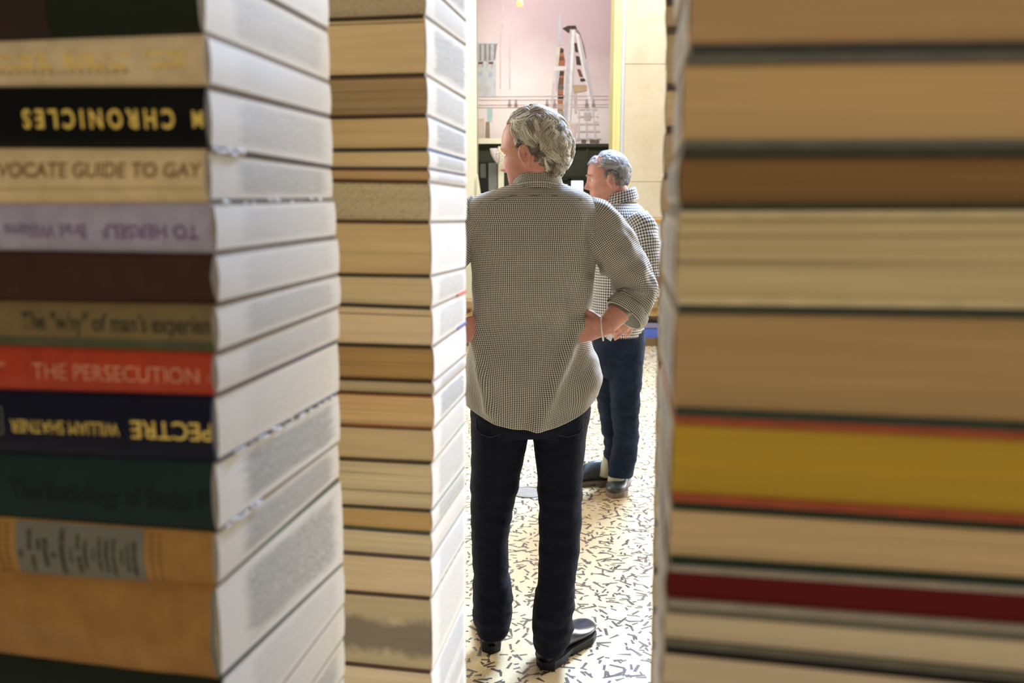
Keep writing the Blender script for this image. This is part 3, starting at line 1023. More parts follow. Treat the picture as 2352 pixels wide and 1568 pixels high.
# second doorway at the left of the taller man's face
d2 = empty('door_2', (at(1120, 465, YD).x, YD - 0.03, 0)); d2['kind'] = 'structure'
mb = MB(); bx(mb, 1098, 1146, 372, 800, YD - .03, YD - .002); mb.v = [(q[0], q[1], max(q[2], 0.0)) for q in mb.v]
local(mb, d2).build('door_leaf', plain('near_black_green', srgb(34, 37, 30), 0.4), d2)
for a, b, c, d, col in ((1103, 1116, 376, 408, srgb(96, 106, 92)), (1122, 1143, 374, 560, srgb(134, 140, 130))):
    mb = MB(); bx(mb, a, b, c, d, YD - .045, YD - .031)
    local(mb, d2).build('pane', plain('grey_green_glass', col, 0.2, 0.05, 3), d2)
mb = MB(); bx(mb, 1144, 1158, 336, 800, YD - .12, YD - .001); mb.v = [(q[0], q[1], max(q[2], 0.0)) for q in mb.v]
struct('trim_5', mb, plain('ivory_paint', srgb(246, 244, 216), 0.5, 0.02, 3))
# ledge between dado and mural
mb = MB(); mb.box(xl, at(1160, 465, YD).x, YD - .1, YD, zt, zt + .07)
struct('trim_6', mb, plain('ivory_paint', srgb(246, 244, 216), 0.5, 0.02, 3))
# small pale fixture: scalloped shade on a bracket
fx = at(1139, 356, 11.7)
sc_ = empty('wall_lamp', fx, 'small pale rounded wall lamp beside the dark doorway, left of the taller man\'s face', 'lamp')
mb = MB()
rings = []
for k in range(9):
    t = k / 8
    r = 0.014 + 0.046 * math.sin(min(1, t * 1.15) * math.pi * 0.62)
    rings.append([(r * math.cos(a * math.pi / 8) + 0.05 * (0.5 - t), r * 0.8 * math.sin(a * math.pi / 8), -0.115 + 0.2 * t) for a in range(16)])
mb.loft(rings); mb.build('lamp_shade', plain('opal_glass', srgb(226, 214, 214), 0.3, 0.03), sc_, smooth=True)
mb = MB(); mb.tube([(0, 0.02, 0.07), (0, 0.14, 0.1), (0, 0.22, 0.1)], 0.012, 8); mb.build('bracket', plain('bronze', srgb(90, 80, 70), 0.4), sc_, smooth=True)

# ------------------------------------------------------------------ the mural
YM = 12.14
PIX = 0.0


def mural():
    root = empty('mural', (at(1250, 200, YM).x, YM, zat(YM, 331)), 'large pink and white mural of a drilling tower and power lines above the dark doors', 'mural')
    n = NT('mural_ground')
    v = n.coord('Object')
    s = n.n('ShaderNodeSeparateXYZ'); n.l(v, s.inputs[0])
    nz = n.noise(v, 1.6, 3, 0.5)
    t = n.math('ADD', n.math('MULTIPLY', s.outputs[2], 0.66), n.math('MULTIPLY', n.math('SUBTRACT', nz, 0.5), 0.5))
    t = n.math('ADD', t, n.math('MULTIPLY', s.outputs[0], 0.30))
    pink = n.ramp(t, 0.42, 1.05, srgb(248, 238, 236), srgb(212, 188, 194))
    n.base(pink); mm = n.set(0.7)
    mats = [mm]
    def M(c):
        mats.append(plain('mural_paint', c, 0.7, 0.08, 12)); return len(mats) - 1
    mb = MB()
    a, b = at(1040, -160, YM), at(1640, 330, YM)
    mb.box(a.x, b.x, YM - .02, YM + .05, b.z, a.z, 0)
    lvl = [0.0]
    def poly(pts, mi):
        lvl[0] += 0.00012
        y = YM - .0205 - lvl[0]
        mb.quad([at(px, py, y) for px, py in pts][::-1], mi)
    def zz(pts, mi):   # coordinates as read off the enlarged view of the mural
        poly([(1090 + x / 4.612, y / 4.612) for x, y in pts], mi)
    gtop, gmid, glow_, brn, org, dkb, wht, lav, tan, teal, faint, pinkd = (M(srgb(*c)) for c in (
        (150, 146, 148), (196, 198, 200), (214, 218, 222), (124, 84, 66), (178, 116, 86), (74, 62, 52), (244, 240, 240), (206, 202, 210), (196, 172, 140), (190, 220, 218), (222, 202, 202), (214, 192, 194)))
    # curved mouldings painted at the left
    for x0 in (300, 398):
        pts_ = []
        for k in range(13):
            y = k / 12 * 950
            x = x0 - 34 * min(1, y / 420) ** 1.4
            pts_.append((x, y))
        for (xa, ya), (xb, yb_) in zip(pts_, pts_[1:]):
            zz([(xa, ya), (xa + 15, ya), (xb + 13, yb_), (xb, yb_)], faint)
    # building
    zz([(0, 450), (268, 450), (232, 480), (225, 1030), (0, 1030)], glow_)
    zz([(20, 465), (240, 465), (215, 640), (20, 650)], gtop)
    for x, w_ in ((25, 26), (70, 30), (125, 26), (170, 34)):
        zz([(x, 470), (x + w_, 470), (x + w_, 700), (x, 720)], gmid)
    for x in (40, 150):
        zz([(x, 655), (x + 50, 655), (x + 45, 680), (x, 680)], brn)
    for x in (36, 150):
        zz([(x, 760), (x + 42, 760), (x + 42, 810), (x, 815)], M(srgb(190, 202, 216)))
    zz([(130, 1150), (190, 1150), (185, 1290), (140, 1290)], teal)
    zz([(118, 1290), (158, 1290), (165, 1520), (112, 1520)], M(srgb(166, 148, 122)))
    zz([(40, 1260), (100, 1250), (110, 1500), (30, 1500)], M(srgb(232, 214, 200)))
    # tower
    zz([(890, 150), (922, 150), (930, 480), (885, 480)], lav)
    zz([(880, 500), (930, 505), (960, 640), (940, 900), (935, 1290), (880, 1290), (880, 900), (868, 700)], org)
    for y0_, y1_, c in ((510, 560, dkb), (590, 640, brn), (750, 800, dkb), (820, 900, brn), (900, 950, M(srgb(110, 110, 96))), (1000, 1050, dkb), (1110, 1160, tan), (1170, 1230, M(srgb(170, 160, 150)))):
        zz([(885, y0_), (945, y0_ + 8), (942, y1_), (885, y1_)], c)
    zz([(868, 500), (910, 500), (880, 760), (848, 760)], M(srgb(224, 216, 198)))
    zz([(850, 700), (980, 700), (980, 745), (845, 745)], wht)
    zz([(865, 745), (905, 745), (885, 900), (860, 1000)], lav)
    zz([(840, 760), (868, 760), (810, 1290), (780, 1290)], M(srgb(232, 218, 220)))
    zz([(930, 300), (990, 272), (1070, 270), (1090, 320), (1010, 350), (990, 345)], dkb)
    zz([(1010, 310), (1072, 310), (1040, 1000), (1020, 1290), (940, 1290), (968, 760), (1000, 480)], lav)
    zz([(1030, 320), (1060, 320), (1010, 1290), (985, 1290)], wht)
    zz([(1060, 300), (1110, 330), (1160, 480), (1185, 620), (1160, 620), (1110, 420)], M(srgb(160, 128, 126)))
    zz([(1068, 340), (1110, 370), (1180, 640), (1255, 1000), (1310, 1290), (1250, 1290), (1190, 1000), (1130, 680)], wht)
    zz([(1100, 380), (1125, 400), (1205, 740), (1290, 1180), (1262, 1180), (1190, 860)], lav)
    zz([(1055, 455), (1082, 455), (1100, 555), (1064, 545)], dkb)
    zz([(1072, 590), (1112, 600), (1130, 690), (1080, 685)], dkb)
    zz([(1085, 730), (1120, 735), (1150, 815), (1110, 810)], brn)
    zz([(1120, 830), (1165, 830), (1180, 860), (1120, 862)], dkb)
    zz([(1040, 900), (1190, 900), (1195, 960), (1050, 985)], tan)
    zz([(1050, 985), (1085, 985), (1085, 1200), (1060, 1200)], pinkd)
    # wires and insulators
    for y in (1018, 1055, 1108, 1134):
        zz([(0, y), (1420, y - 6), (1420, y + 1), (0, y + 8)], faint)
    for x in (20, 372, 440, 770, 850, 1190, 1262):
        zz([(x - 10, 1050), (x + 6, 1050), (x + 18, 1140), (x - 22, 1140)], M(srgb(186, 170, 166)))
        zz([(x - 18, 1100), (x + 16, 1100), (x + 16, 1128), (x - 18, 1128)], M(srgb(158, 138, 130)))
    # lattice structure to the right
    for k in range(5):
        y = 1150 + k * 78
        zz([(1090 - k * 2, y), (1300 + k * 10, y), (1300 + k * 10, y + 14), (1090 - k * 2, y + 14)], M(srgb(216, 206, 206)))
    for x in (1100, 1175, 1250):
        zz([(x, 1150), (x + 16, 1150), (x + 24 + (x - 1170) * .2, 1490), (x + 4 + (x - 1170) * .2, 1490)], M(srgb(220, 210, 212)))
    zz([(1160, 1190), (1230, 1190), (1230, 1270), (1160, 1270)], M(srgb(206, 196, 196)))
    zz([(1000, 1300), (1090, 1300), (1060, 1480), (1100, 1490), (1050, 1490)], M(srgb(236, 214, 208)))
    for x in (1130, 1220, 1270):
        zz([(x, 1480), (x + 50, 1480), (x + 50, 1510), (x, 1510)], M(srgb(130, 110, 90)))
    o = local(mb, root).build('painted_panel', mats, root)
    return root


mural()

# pendant lamp hanging into the top of the frame
pp = at(1194, 15, 8.0)
pd = empty('pendant_lamp', (pp.x, 8.0, pp.z), 'small yellow pendant lamp hanging at the top of the frame in front of the mural', 'lamp')
mb = MB()
mb.loft([[(r * math.cos(a * math.pi / 8), r * math.sin(a * math.pi / 8), z) for a in range(16)] for r, z in ((0.012, 0), (0.026, 0.006), (0.029, 0.03), (0.021, 0.05), (0.019, 0.18), (0.03, 0.2), (0.012, 0.23))])
gl = NT('yellow_glass'); gl.base(srgb(250, 235, 140)); gl = gl.set(0.3, emis=srgb(255, 232, 120), estr=0.8)
mb.build('glass_shade', gl, pd, smooth=True)
mb = MB(); mb.tube([(0, 0, 0.22), (0, 0, RH - pp.z)], 0.004, 8); mb.build('cord', plain('cord_black', srgb(120, 110, 90), 0.6), pd)

# ------------------------------------------------------------------ bench with storage along the back of the hall
YBn = 9.2
zb_top = zat(YBn, 692)
bn = empty('bench', (0.3, YBn, 0), 'long low tan wooden bench running across behind the two men', 'bench')
wood = plain('bench_wood', srgb(172, 140, 92), 0.5, 0.12, 5)
wood2 = plain('bench_wood_dark', srgb(128, 100, 64), 0.5, 0.12, 5)
mb = MB(); mb.box(-2.4, 2.9, 0, 0.24, zb_top - .07, zb_top); mb.build('seat', wood, bn)
mb = MB(); mb.box(-2.4, 2.9, 0.02, 0.04, zb_top - .16, zb_top - .07); mb.build('apron', plain('bench_wood_mid', srgb(190, 150, 84), 0.5, 0.1, 5), bn)
mb = MB(); mb.box(-2.4, 2.9, 0.01, 0.23, 0.0, 0.085); mb.build('foot_rail', wood2, bn)
for x in (-2.36, -1.2, 0.0, 1.02, 1.9, 2.8):
    mb = MB(); mb.box(x, x + .06, 0.03, 0.22, 0.086, zb_top - .071); mb.build('leg', wood2, bn)
cu = at(1494, 770, YBn - .05)
bc = empty('storage_box', (cu.x, YBn + 0.045, 0.0855), 'blue box under the wooden bench beside the shorter man', 'box')
mb = MB(); mb.box(-0.15, 0.13, 0, 0.14, 0.001, 0.11)
mb.build('box_body', plain('blue_box', srgb(96, 116, 196), 0.4, 0.05), bc)
mb = MB(); mb.box(-0.155, 0.135, -0.006, 0.176, 0.111, 0.16); mb.build('lid', plain('mauve_box_lid', srgb(150, 138, 160), 0.5, 0.05), bc)

# round floor cover
fc = ground(1212, 1131)
cv = empty('floor_cover', (fc.x, fc.y, 0.0), 'round grey metal cover plate in the terrazzo between the taller man\'s legs', 'floor cover')
mb = MB(); mb.loft([[(0.085 * math.cos(a * math.pi / 20), 0.085 * math.sin(a * math.pi / 20), z) for a in range(40)] for z in (0.0002, 0.003)])
mb.build('plate', plain('dull_metal', srgb(140, 130, 112), 0.45, 0.1, 20, metal=0.3), cv)
mb = MB(); mb.tube([(0.086 * math.cos(a * math.pi / 20), 0.086 * math.sin(a * math.pi / 20), 0.0035) for a in range(41)], 0.003, 6, caps=(False, False))
mb.build('rim', plain('rim_metal', srgb(110, 98, 84), 0.4), cv)
# ------------------------------------------------------------------ people: shared pieces
def remeshed(name, mb, mat_, voxel, parent=None, smooth=3, disp=None):
    """union of closed pieces as one continuous skin"""
    me = bpy.data.meshes.new('tmp')
    me.from_pydata(mb.v, [], mb.f)
    o = bpy.data.objects.new('tmp', me); COL.objects.link(o)
    bm = bmesh.new(); bm.from_mesh(me); bmesh.ops.recalc_face_normals(bm, faces=bm.faces); bm.to_mesh(me); bm.free()
    md = o.modifiers.new('r', 'REMESH'); md.mode = 'VOXEL'; md.voxel_size = voxel; md.use_smooth_shade = True
    if smooth:
        sm = o.modifiers.new('s', 'SMOOTH'); sm.factor = 0.5; sm.iterations = smooth
    bpy.context.view_layer.update()
    dg = bpy.context.evaluated_depsgraph_get()
    me2 = bpy.data.meshes.new_from_object(o.evaluated_get(dg))
    bpy.data.objects.remove(o); bpy.data.meshes.remove(me)
    if disp:
        nr = [v.normal.copy() for v in me2.vertices]
        for v, nn in zip(me2.vertices, nr):
            v.co = v.co + nn * disp(v.co, nn)
    me2.name = name
    me2.materials.clear()
    me2.materials.append(mat_)
    for p in me2.polygons: p.use_smooth = True
    o2 = bpy.data.objects.new(name, me2); COL.objects.link(o2)
    if parent is not None:
        o2.parent = parent
        o2.location = -parent.location
    return o2


def under(o, parent):
    o.parent = parent
    o.location = -parent.location
    return o


def skin_mat(name, c):
    n = NT(name)
    v = n.coord('Object')
    f = n.noise(v, 26, 4, 0.6)
    g = n.noise(v, 260, 3, 0.6)
    col = n.ramp(f, 0.3, 0.72, tuple(x * 0.80 for x in c[:3]) + (1,), tuple(min(1, x * 1.14) for x in c[:3]) + (1,))
    col = n.mix(n.math('MULTIPLY', n.ramp(g, 0.5, 0.8), 0.25), col, (c[0] * 0.7, c[1] * 0.42, c[2] * 0.36, 1))
    n.base(col)
    n.b.inputs['Subsurface Weight'].default_value = 0.12
    n.b.inputs['Subsurface Radius'].default_value = (0.008, 0.003, 0.002)
    n.b.inputs['Subsurface Scale'].default_value = 0.6
    n.bump(n.math('ADD', g, f), 0.25, 0.0015)
    return n.set(0.5, spec=0.4)


def gingham(name, period, light, dark):
    """two sets of woven stripes crossing, laid out in metres on the cloth"""
    n = NT(name)
    uv = n.n('ShaderNodeUVMap')
    s = n.n('ShaderNodeSeparateXYZ'); n.l(uv.outputs[0], s.inputs[0])
    def st_(x):
        t = n.math('PINGPONG', n.math('DIVIDE', x, period), 0.5)
        return n.ramp(t, 0.20, 0.30)
    a, b = st_(s.outputs[0]), st_(s.outputs[1])
    m = n.math('MULTIPLY', n.math('ADD', a, b), 0.5)
    mid = tuple((x * 0.42 + y * 0.58) for x, y in zip(light[:3], dark[:3])) + (1,)
    nd = n.n('ShaderNodeValToRGB')
    nd.color_ramp.elements[0].position = 0.0; nd.color_ramp.elements[0].color = light
    nd.color_ramp.elements[1].position = 1.0; nd.color_ramp.elements[1].color = dark
    e = nd.color_ramp.elements.new(0.5); e.color = mid
    n.l(m, nd.inputs[0])
    v = n.coord('Object')
    n.base(nd.outputs[0])
    w = n.noise(v, 26, 4, 0.55, 0.6)
    n.bump(w, 0.5, 0.008)
    return n.set(0.85, spec=0.15)


def denim(name, c, wear=0.25):
    n = NT(name)
    v = n.coord('Object')
    f = n.noise(v, 9, 4, 0.6)
    g = n.noise(v, 700, 2)
    col = n.ramp(f, 0.4, 0.8, c, tuple(min(1, x * (1 + wear * 4)) for x in c[:3]) + (1,))
    n.base(col)
    mp = n.coord('Object', (1, 1, 3.0))
    n.bump(n.math('ADD', n.noise(mp, 14, 4, 0.6, 0.8), n.math('MULTIPLY', g, 0.08)), 0.5, 0.012)
    return n.set(0.85, spec=0.2)


def head_point(phi, z, cfg):
    """surface of the head: phi 0 = straight ahead (+y), z local height"""
    T = cfg
    f, b, w = (catmull(T['z'], T[k], z) for k in ('f', 'b', 'w'))
    s, c = math.sin(phi), math.cos(phi)
    e = 2.25
    r = (abs(s) ** e + abs(c) ** e) ** (-1 / e)
    x, y = s * r * w, c * r * (f if c > 0 else b)
    if c > 0:
        g = lambda cx, cz, sx_, sz: math.exp(-((x - cx) / sx_) ** 2 - ((z - cz) / sz) ** 2)
        # nose: bridge growing to the tip
        if -0.045 < z < 0.03:
            t = (0.03 - z) / 0.062
            ht = 0.030 * max(0, min(1, t)) ** 1.25 * (1 if z > -0.034 else max(0, 1 - ((-0.034 - z) / 0.011) ** 1.5))
            y += ht * math.exp(-(x / (0.0085 + 0.0055 * max(0, min(1, t)))) ** 2)
        y += 0.006 * g(-0.013, -0.033, 0.006, 0.007) + 0.006 * g(0.013, -0.033, 0.006, 0.007)
        y -= 0.011 * (g(-0.032, 0.002, 0.015, 0.011) + g(0.032, 0.002, 0.015, 0.011))
        y += 0.005 * (g(-0.03, 0.024, 0.02, 0.007) + g(0.03, 0.024, 0.02, 0.007))
        y += 0.006 * g(0, -0.056, 0.020, 0.0045) + 0.0065 * g(0, -0.067, 0.017, 0.005) - 0.003 * g(0, -0.0615, 0.024, 0.0022)
        y -= 0.003 * g(0, -0.078, 0.02, 0.006)
        y += 0.006 * g(0, -0.098, 0.018, 0.012)
        y += 0.004 * (g(-0.042, -0.025, 0.016, 0.016) + g(0.042, -0.025, 0.016, 0.016))
        y -= 0.003 * (g(-0.032, -0.05, 0.01, 0.02) + g(0.032, -0.05, 0.01, 0.02))
    return Vector((x, y, z))


HEAD = dict(z=[-0.122, -0.112, -0.10, -0.08, -0.06, -0.04, -0.02, 0.0, 0.02, 0.045, 0.07, 0.09, 0.105, 0.114, 0.119],
            f=[0.045, 0.074, 0.083, 0.086, 0.087, 0.089, 0.089, 0.090, 0.096, 0.094, 0.087, 0.074, 0.056, 0.036, 0.012],
            b=[0.000, 0.012, 0.026, 0.046, 0.062, 0.076, 0.087, 0.094, 0.098, 0.098, 0.092, 0.080, 0.064, 0.044, 0.018],
            w=[0.018, 0.036, 0.047, 0.057, 0.063, 0.068, 0.071, 0.0735, 0.0755, 0.0755, 0.070, 0.060, 0.046, 0.030, 0.010])


def head_mesh(M):
    mb = MB()
    rings = []
    for k in range(61):
        z = -0.122 + 0.241 * k / 60
        rings.append([M @ head_point(2 * math.pi * a / 96, z, HEAD) for a in range(96)])
    mb.loft(rings)
    # ears: a dished plate with a rolled rim and a lobe
    for sgn in (-1, 1):
        E = Matrix.Translation((sgn * 0.074, -0.006, -0.012)) @ Matrix.Rotation(sgn * math.radians(-30), 4, 'Z') @ Matrix.Rotation(math.radians(-10), 4, 'X')
        fr, bk = [], []
        for r in range(7):
            t = r / 6
            fa, ba = [], []
            for a in range(24):
                an = 2 * math.pi * a / 24
                ry = 0.0160 * (1 + 0.12 * math.sin(an))
                rz = 0.036
                y, z = math.cos(an) * ry * t, math.sin(an) * rz * t
                if z < 0: y *= 1 - 0.35 * (-z / rz)
                rim = math.exp(-((t - 0.86) / 0.14) ** 2) * (0.0055 if math.sin(an) > -0.6 else 0.002)
                anti = 0.004 * math.exp(-((t - 0.5) / 0.12) ** 2) * (1 if math.cos(an) < 0.3 else 0)
                dish = -0.004 * (1 - t) if math.sin(an) > -0.5 else 0
                out = 0.007 + rim + anti + dish + (-y) * 0.25
                fa.append(M @ E @ Vector((sgn * out, y, z)))
                ba.append(M @ E @ Vector((sgn * (-0.003 + (-y) * 0.25 - 0.004 * (1 - t)), y, z)))
            fr.append(fa); bk.append(ba)
        m2 = MB()
        m2.loft([fr[0]] + fr[1:] + bk[::-1], caps=(True, True))
        mb.add_mesh(m2)
    return mb


def hand_mesh(M, side=1, curl=(0.9, 0.9, 0.9, 0.9), thumb=0.5, spread=0.05, L=1.0):
    """wrist at the origin, fingers along +y, back of the hand +z, thumb on the side * +x side"""
    mb = MB()
    rings = []
    for y, w, t in ((-0.03, 0.027, 0.021), (0.0, 0.028, 0.020), (0.02, 0.033, 0.019), (0.045, 0.040, 0.018), (0.07, 0.042, 0.016), (0.088, 0.041, 0.0135), (0.096, 0.036, 0.011)):
        ring = []
        for a in range(20):
            an = 2 * math.pi * a / 20
            c, s = math.cos(an), math.sin(an)
            r = (abs(c) ** 2.6 + abs(s) ** 2.6) ** (-1 / 2.6)
            ring.append(M @ Vector((c * r * w * L, y * L, s * r * t * L + (0.004 * L if y > 0.05 else 0))))
        rings.append(ring)
    mb.loft(rings)
    for i, (x, ln, r) in enumerate(((0.031, 0.072, 0.0092), (0.0105, 0.080, 0.0095), (-0.0105, 0.074, 0.0090), (-0.0305, 0.058, 0.0080))):
        x *= side
        p = Vector((x, 0.086, 0.003)); an = 0.12; dx = math.sin(spread * (1.5 - i) * side)
        pts = [p - Vector((0, 0.02, 0)), p]; rad = [r, r * 1.08]
        for k, f in enumerate((0.46, 0.30, 0.24)):
            an += curl[i] * (0.75, 1.0, 0.7)[k]
            d = Vector((dx, math.cos(an), -math.sin(an)))
            pts.append(pts[-1] + d * ln * f * 0.5); rad.append(r * (1.0 - 0.05 * k))
            pts.append(pts[-1] + d * ln * f * 0.5); rad.append(r * (1.02 - 0.09 * (k + 1)))
        pts.append(pts[-1] + (pts[-1] - pts[-2]).normalized() * 0.004); rad.append(r * 0.45)
        mb.tube([M @ (q * L) for q in pts], [q * L for q in rad], 10)
    b = Vector((side * 0.026, 0.016, -0.004))
    pts = [b, b + Vector((side * 0.022, 0.022, -0.006)), b + Vector((side * 0.034, 0.046, -0.010 - thumb * 0.01)),
           b + Vector((side * 0.036, 0.064, -0.014 - thumb * 0.02)), b + Vector((side * 0.034, 0.078, -0.018 - thumb * 0.03))]
    mb.tube([M @ (q * L) for q in pts], [0.015 * L, 0.0125 * L, 0.0108 * L, 0.0102 * L, 0.006 * L], 10)
    return mb


def frame(org, yv, zv):
    y = Vector(yv).normalized(); z = Vector(zv); z = (z - y * z.dot(y)).normalized(); x = y.cross(z)
    return Matrix(((x.x, y.x, z.x, org[0]), (x.y, y.y, z.y, org[1]), (x.z, y.z, z.z, org[2]), (0, 0, 0, 1)))


def sil_loft(stations, n=40, steps=60, e=2.3, disp=None, uvs=True, mb=None, caps=(True, True), twist=0.0):
    """stations: (row py, left px, right px, Y centre, half depth) -> horizontal rings through the measured outline"""
    st = sorted(stations)
    ks = [s[0] for s in st]
    mb = mb or MB()
    rings = []; zs = []
    for k in range(steps + 1):
        py = ks[0] + (ks[-1] - ks[0]) * k / steps
        xl, xr, Yc, hd = (catmull(ks, [s[j] for s in st], py) for j in (1, 2, 3, 4))
        a, b = at(xl, py, Yc), at(xr, py, Yc)
        c = (a + b) / 2; hw = (b.x - a.x) / 2
        ring = []
        for i in range(n):
            an = 2 * math.pi * i / n
            cs, sn = math.sin(an), math.cos(an)      # i = 0 faces away from the camera (front of a man seen from behind)
            r = (abs(cs) ** e + abs(sn) ** e) ** (-1 / e)
            dx, dy = cs * r * hw, sn * r * hd
            ct, sq = math.cos(twist), math.sin(twist)
            p = Vector((c.x + dx * ct - dy * sq * 0, c.y + dy + dx * sq, c.z))
            if disp: p = p + Vector((cs, sn, 0)) * disp(p, an, py)
            ring.append(p)
        rings.append(ring); zs.append(c.z)
    # arc-length texture coordinates, in metres
    mid = len(rings) // 2
    per = [0.0]
    for i in range(n):
        per.append(per[-1] + (rings[mid][(i + 1) % n] - rings[mid][i]).length)
    uv = (lambda i, j: (per[j], -zs[i])) if uvs else None
    mb.loft(rings, caps=caps, uv=uv)
    return mb, rings


def tube_uv(mb, path, rad, n=40, disp=None, up=Vector((0, 1, 0)), caps=(False, False), squash=None, steps=None):
    """smooth sleeve through the points, with cloth coordinates in metres"""
    path = [Vector(p) for p in path]
    L = [0.0]
    for a, b in zip(path, path[1:]): L.append(L[-1] + (b - a).length)
    steps = steps or 40
    P, R = [], []
    for k in range(steps + 1):
        s = L[-1] * k / steps
        P.append(Vector([catmull(L, [p[j] for p in path], s) for j in range(3)]))
        R.append(catmull(L, rad, s))
    prev = None; rings = []
    for i, p in enumerate(P):
        t = (P[min(i + 1, steps)] - P[max(i - 1, 0)]).normalized()
        a = (up if prev is None else prev); a = (a - t * a.dot(t)).normalized(); prev = a
        c = t.cross(a)
        ring = []
        for k in range(n):
            an = 2 * math.pi * k / n
            d = a * math.cos(an) + c * math.sin(an)
            r = R[i] + (disp(L[-1] * i / steps, an) if disp else 0)
            ring.append(p + d * r)
        rings.append(ring)
    rm = max(R)
    mb.loft(rings, caps=caps, uv=lambda i, j: (2 * math.pi * rm * j / n, L[-1] * i / steps))
    return rings


def shoe(M, length=0.30, width=0.105, upper=None, sole_m=None, lace=None, high=0.075, name='shoe', parent=None, heel_h=0.028, label=None):
    """heel at the origin, toe along +y, sole on z = 0"""
    top = MB()
    rings = []
    hw = width / 2
    prof = [(0.0, 0.55, 0.55), (0.012, 0.62, 0.8), (0.04, 0.70, 1.0), (0.08, 0.68, 1.0), (0.11, 0.70, 0.98), (0.14, 0.78, 0.84), (0.17, 0.90, 0.68), (0.21, 0.98, 0.54),
            (0.245, 0.94, 0.46), (0.27, 0.80, 0.40), (0.288, 0.58, 0.33), (0.298, 0.28, 0.24)]
    for y, w, h in prof:
        y = y / 0.30 * length
        ring = []
        hh = high * h
        for a in range(28):
            an = 2 * math.pi * a / 28
            c, s = math.cos(an), math.sin(an)
            x = c * hw * w * (1.0 if s < 0 else (1 - 0.22 * s))
            z = 0.024 + (hh * (0.5 + 0.5 * s))
            ring.append(M @ Vector((x, y, z)))
        rings.append(ring)
    top.loft(rings)
    o = top.build(name, upper, parent, smooth=True)
    if parent is not None: o.location = -parent.location
    if label: o['label'] = label
    sm = MB()
    outline = []
    for k in range(36):
        an = 2 * math.pi * k / 36
        s_, c_ = math.sin(an), math.cos(an)
        y = (0.5 - 0.5 * c_) * 1.03 * length - 0.006
        w = float(np.interp(y / length, [-0.02, 0.05, 0.2, 0.4, 0.6, 0.75, 0.9, 1.02], [0.30, 0.62, 0.72, 0.66, 0.86, 1.0, 0.80, 0.1]))
        x = hw * 1.06 * w * (1 if s_ >= 0 else -1) * min(1, abs(s_) * 2.2) ** 0.6
        outline.append((x, y))
    def lay(z, k=1.0): return [M @ Vector((x * k, y, z)) for x, y in outline]
    sm.loft([lay(0.012, 0.97), lay(0.014), lay(0.026), lay(0.028, 0.97)])
    so = sm.build('sole', sole_m, o)
    hl = MB()
    idx = [k for k, (x, y) in enumerate(outline) if y <= length * 0.36]
    cut_ = next((i for i in range(1, len(idx)) if idx[i] != idx[i - 1] + 1), 0)
    ho = [outline[k] for k in idx[cut_:] + idx[:cut_]]
    to = [q for q in outline if q[1] >= length * 0.38]
    hl.loft([[M @ Vector((x * 0.96, y, z)) for x, y in ho] for z in (0.0005, 0.0155)])
    tr = MB()
    tr.loft([[M @ Vector((x * 0.97, y, z)) for x, y in to] for z in (0.0005, 0.0155)])
    hl.build('heel', sole_m, o)
    tr.build('tread', sole_m, o)
    if lace:
        for k in range(3):
            y = length * (0.50 + 0.055 * k)
            zt_ = high * float(np.interp(y / length, [0.36, 0.46, 0.57, 0.7], [0.98, 0.84, 0.68, 0.54])) + 0.027
            lb = MB()
            lb.tube([M @ Vector((x * hw * 0.5, y + 0.008 * (x if k % 2 else -x), zt_ - 0.006 * abs(x) ** 2)) for x in (-1, -.5, 0, .5, 1)], 0.0022, 6)
            lb.build('lace', lace, o, smooth=True)
        for sg in (-1, 1):
            lb = MB()
            y = length * 0.48
            zt_ = high * 0.86 + 0.03
            lb.tube([M @ Vector(q) for q in ((0, y, zt_), (sg * .018, y + .012, zt_ + .006), (sg * .034, y + .014, zt_ - .004), (sg * .02, y + .03, zt_ - .012), (sg * .004, y + .004, zt_)) ], 0.0020, 6)
            lb.build('lace', lace, o, smooth=True)
    return o


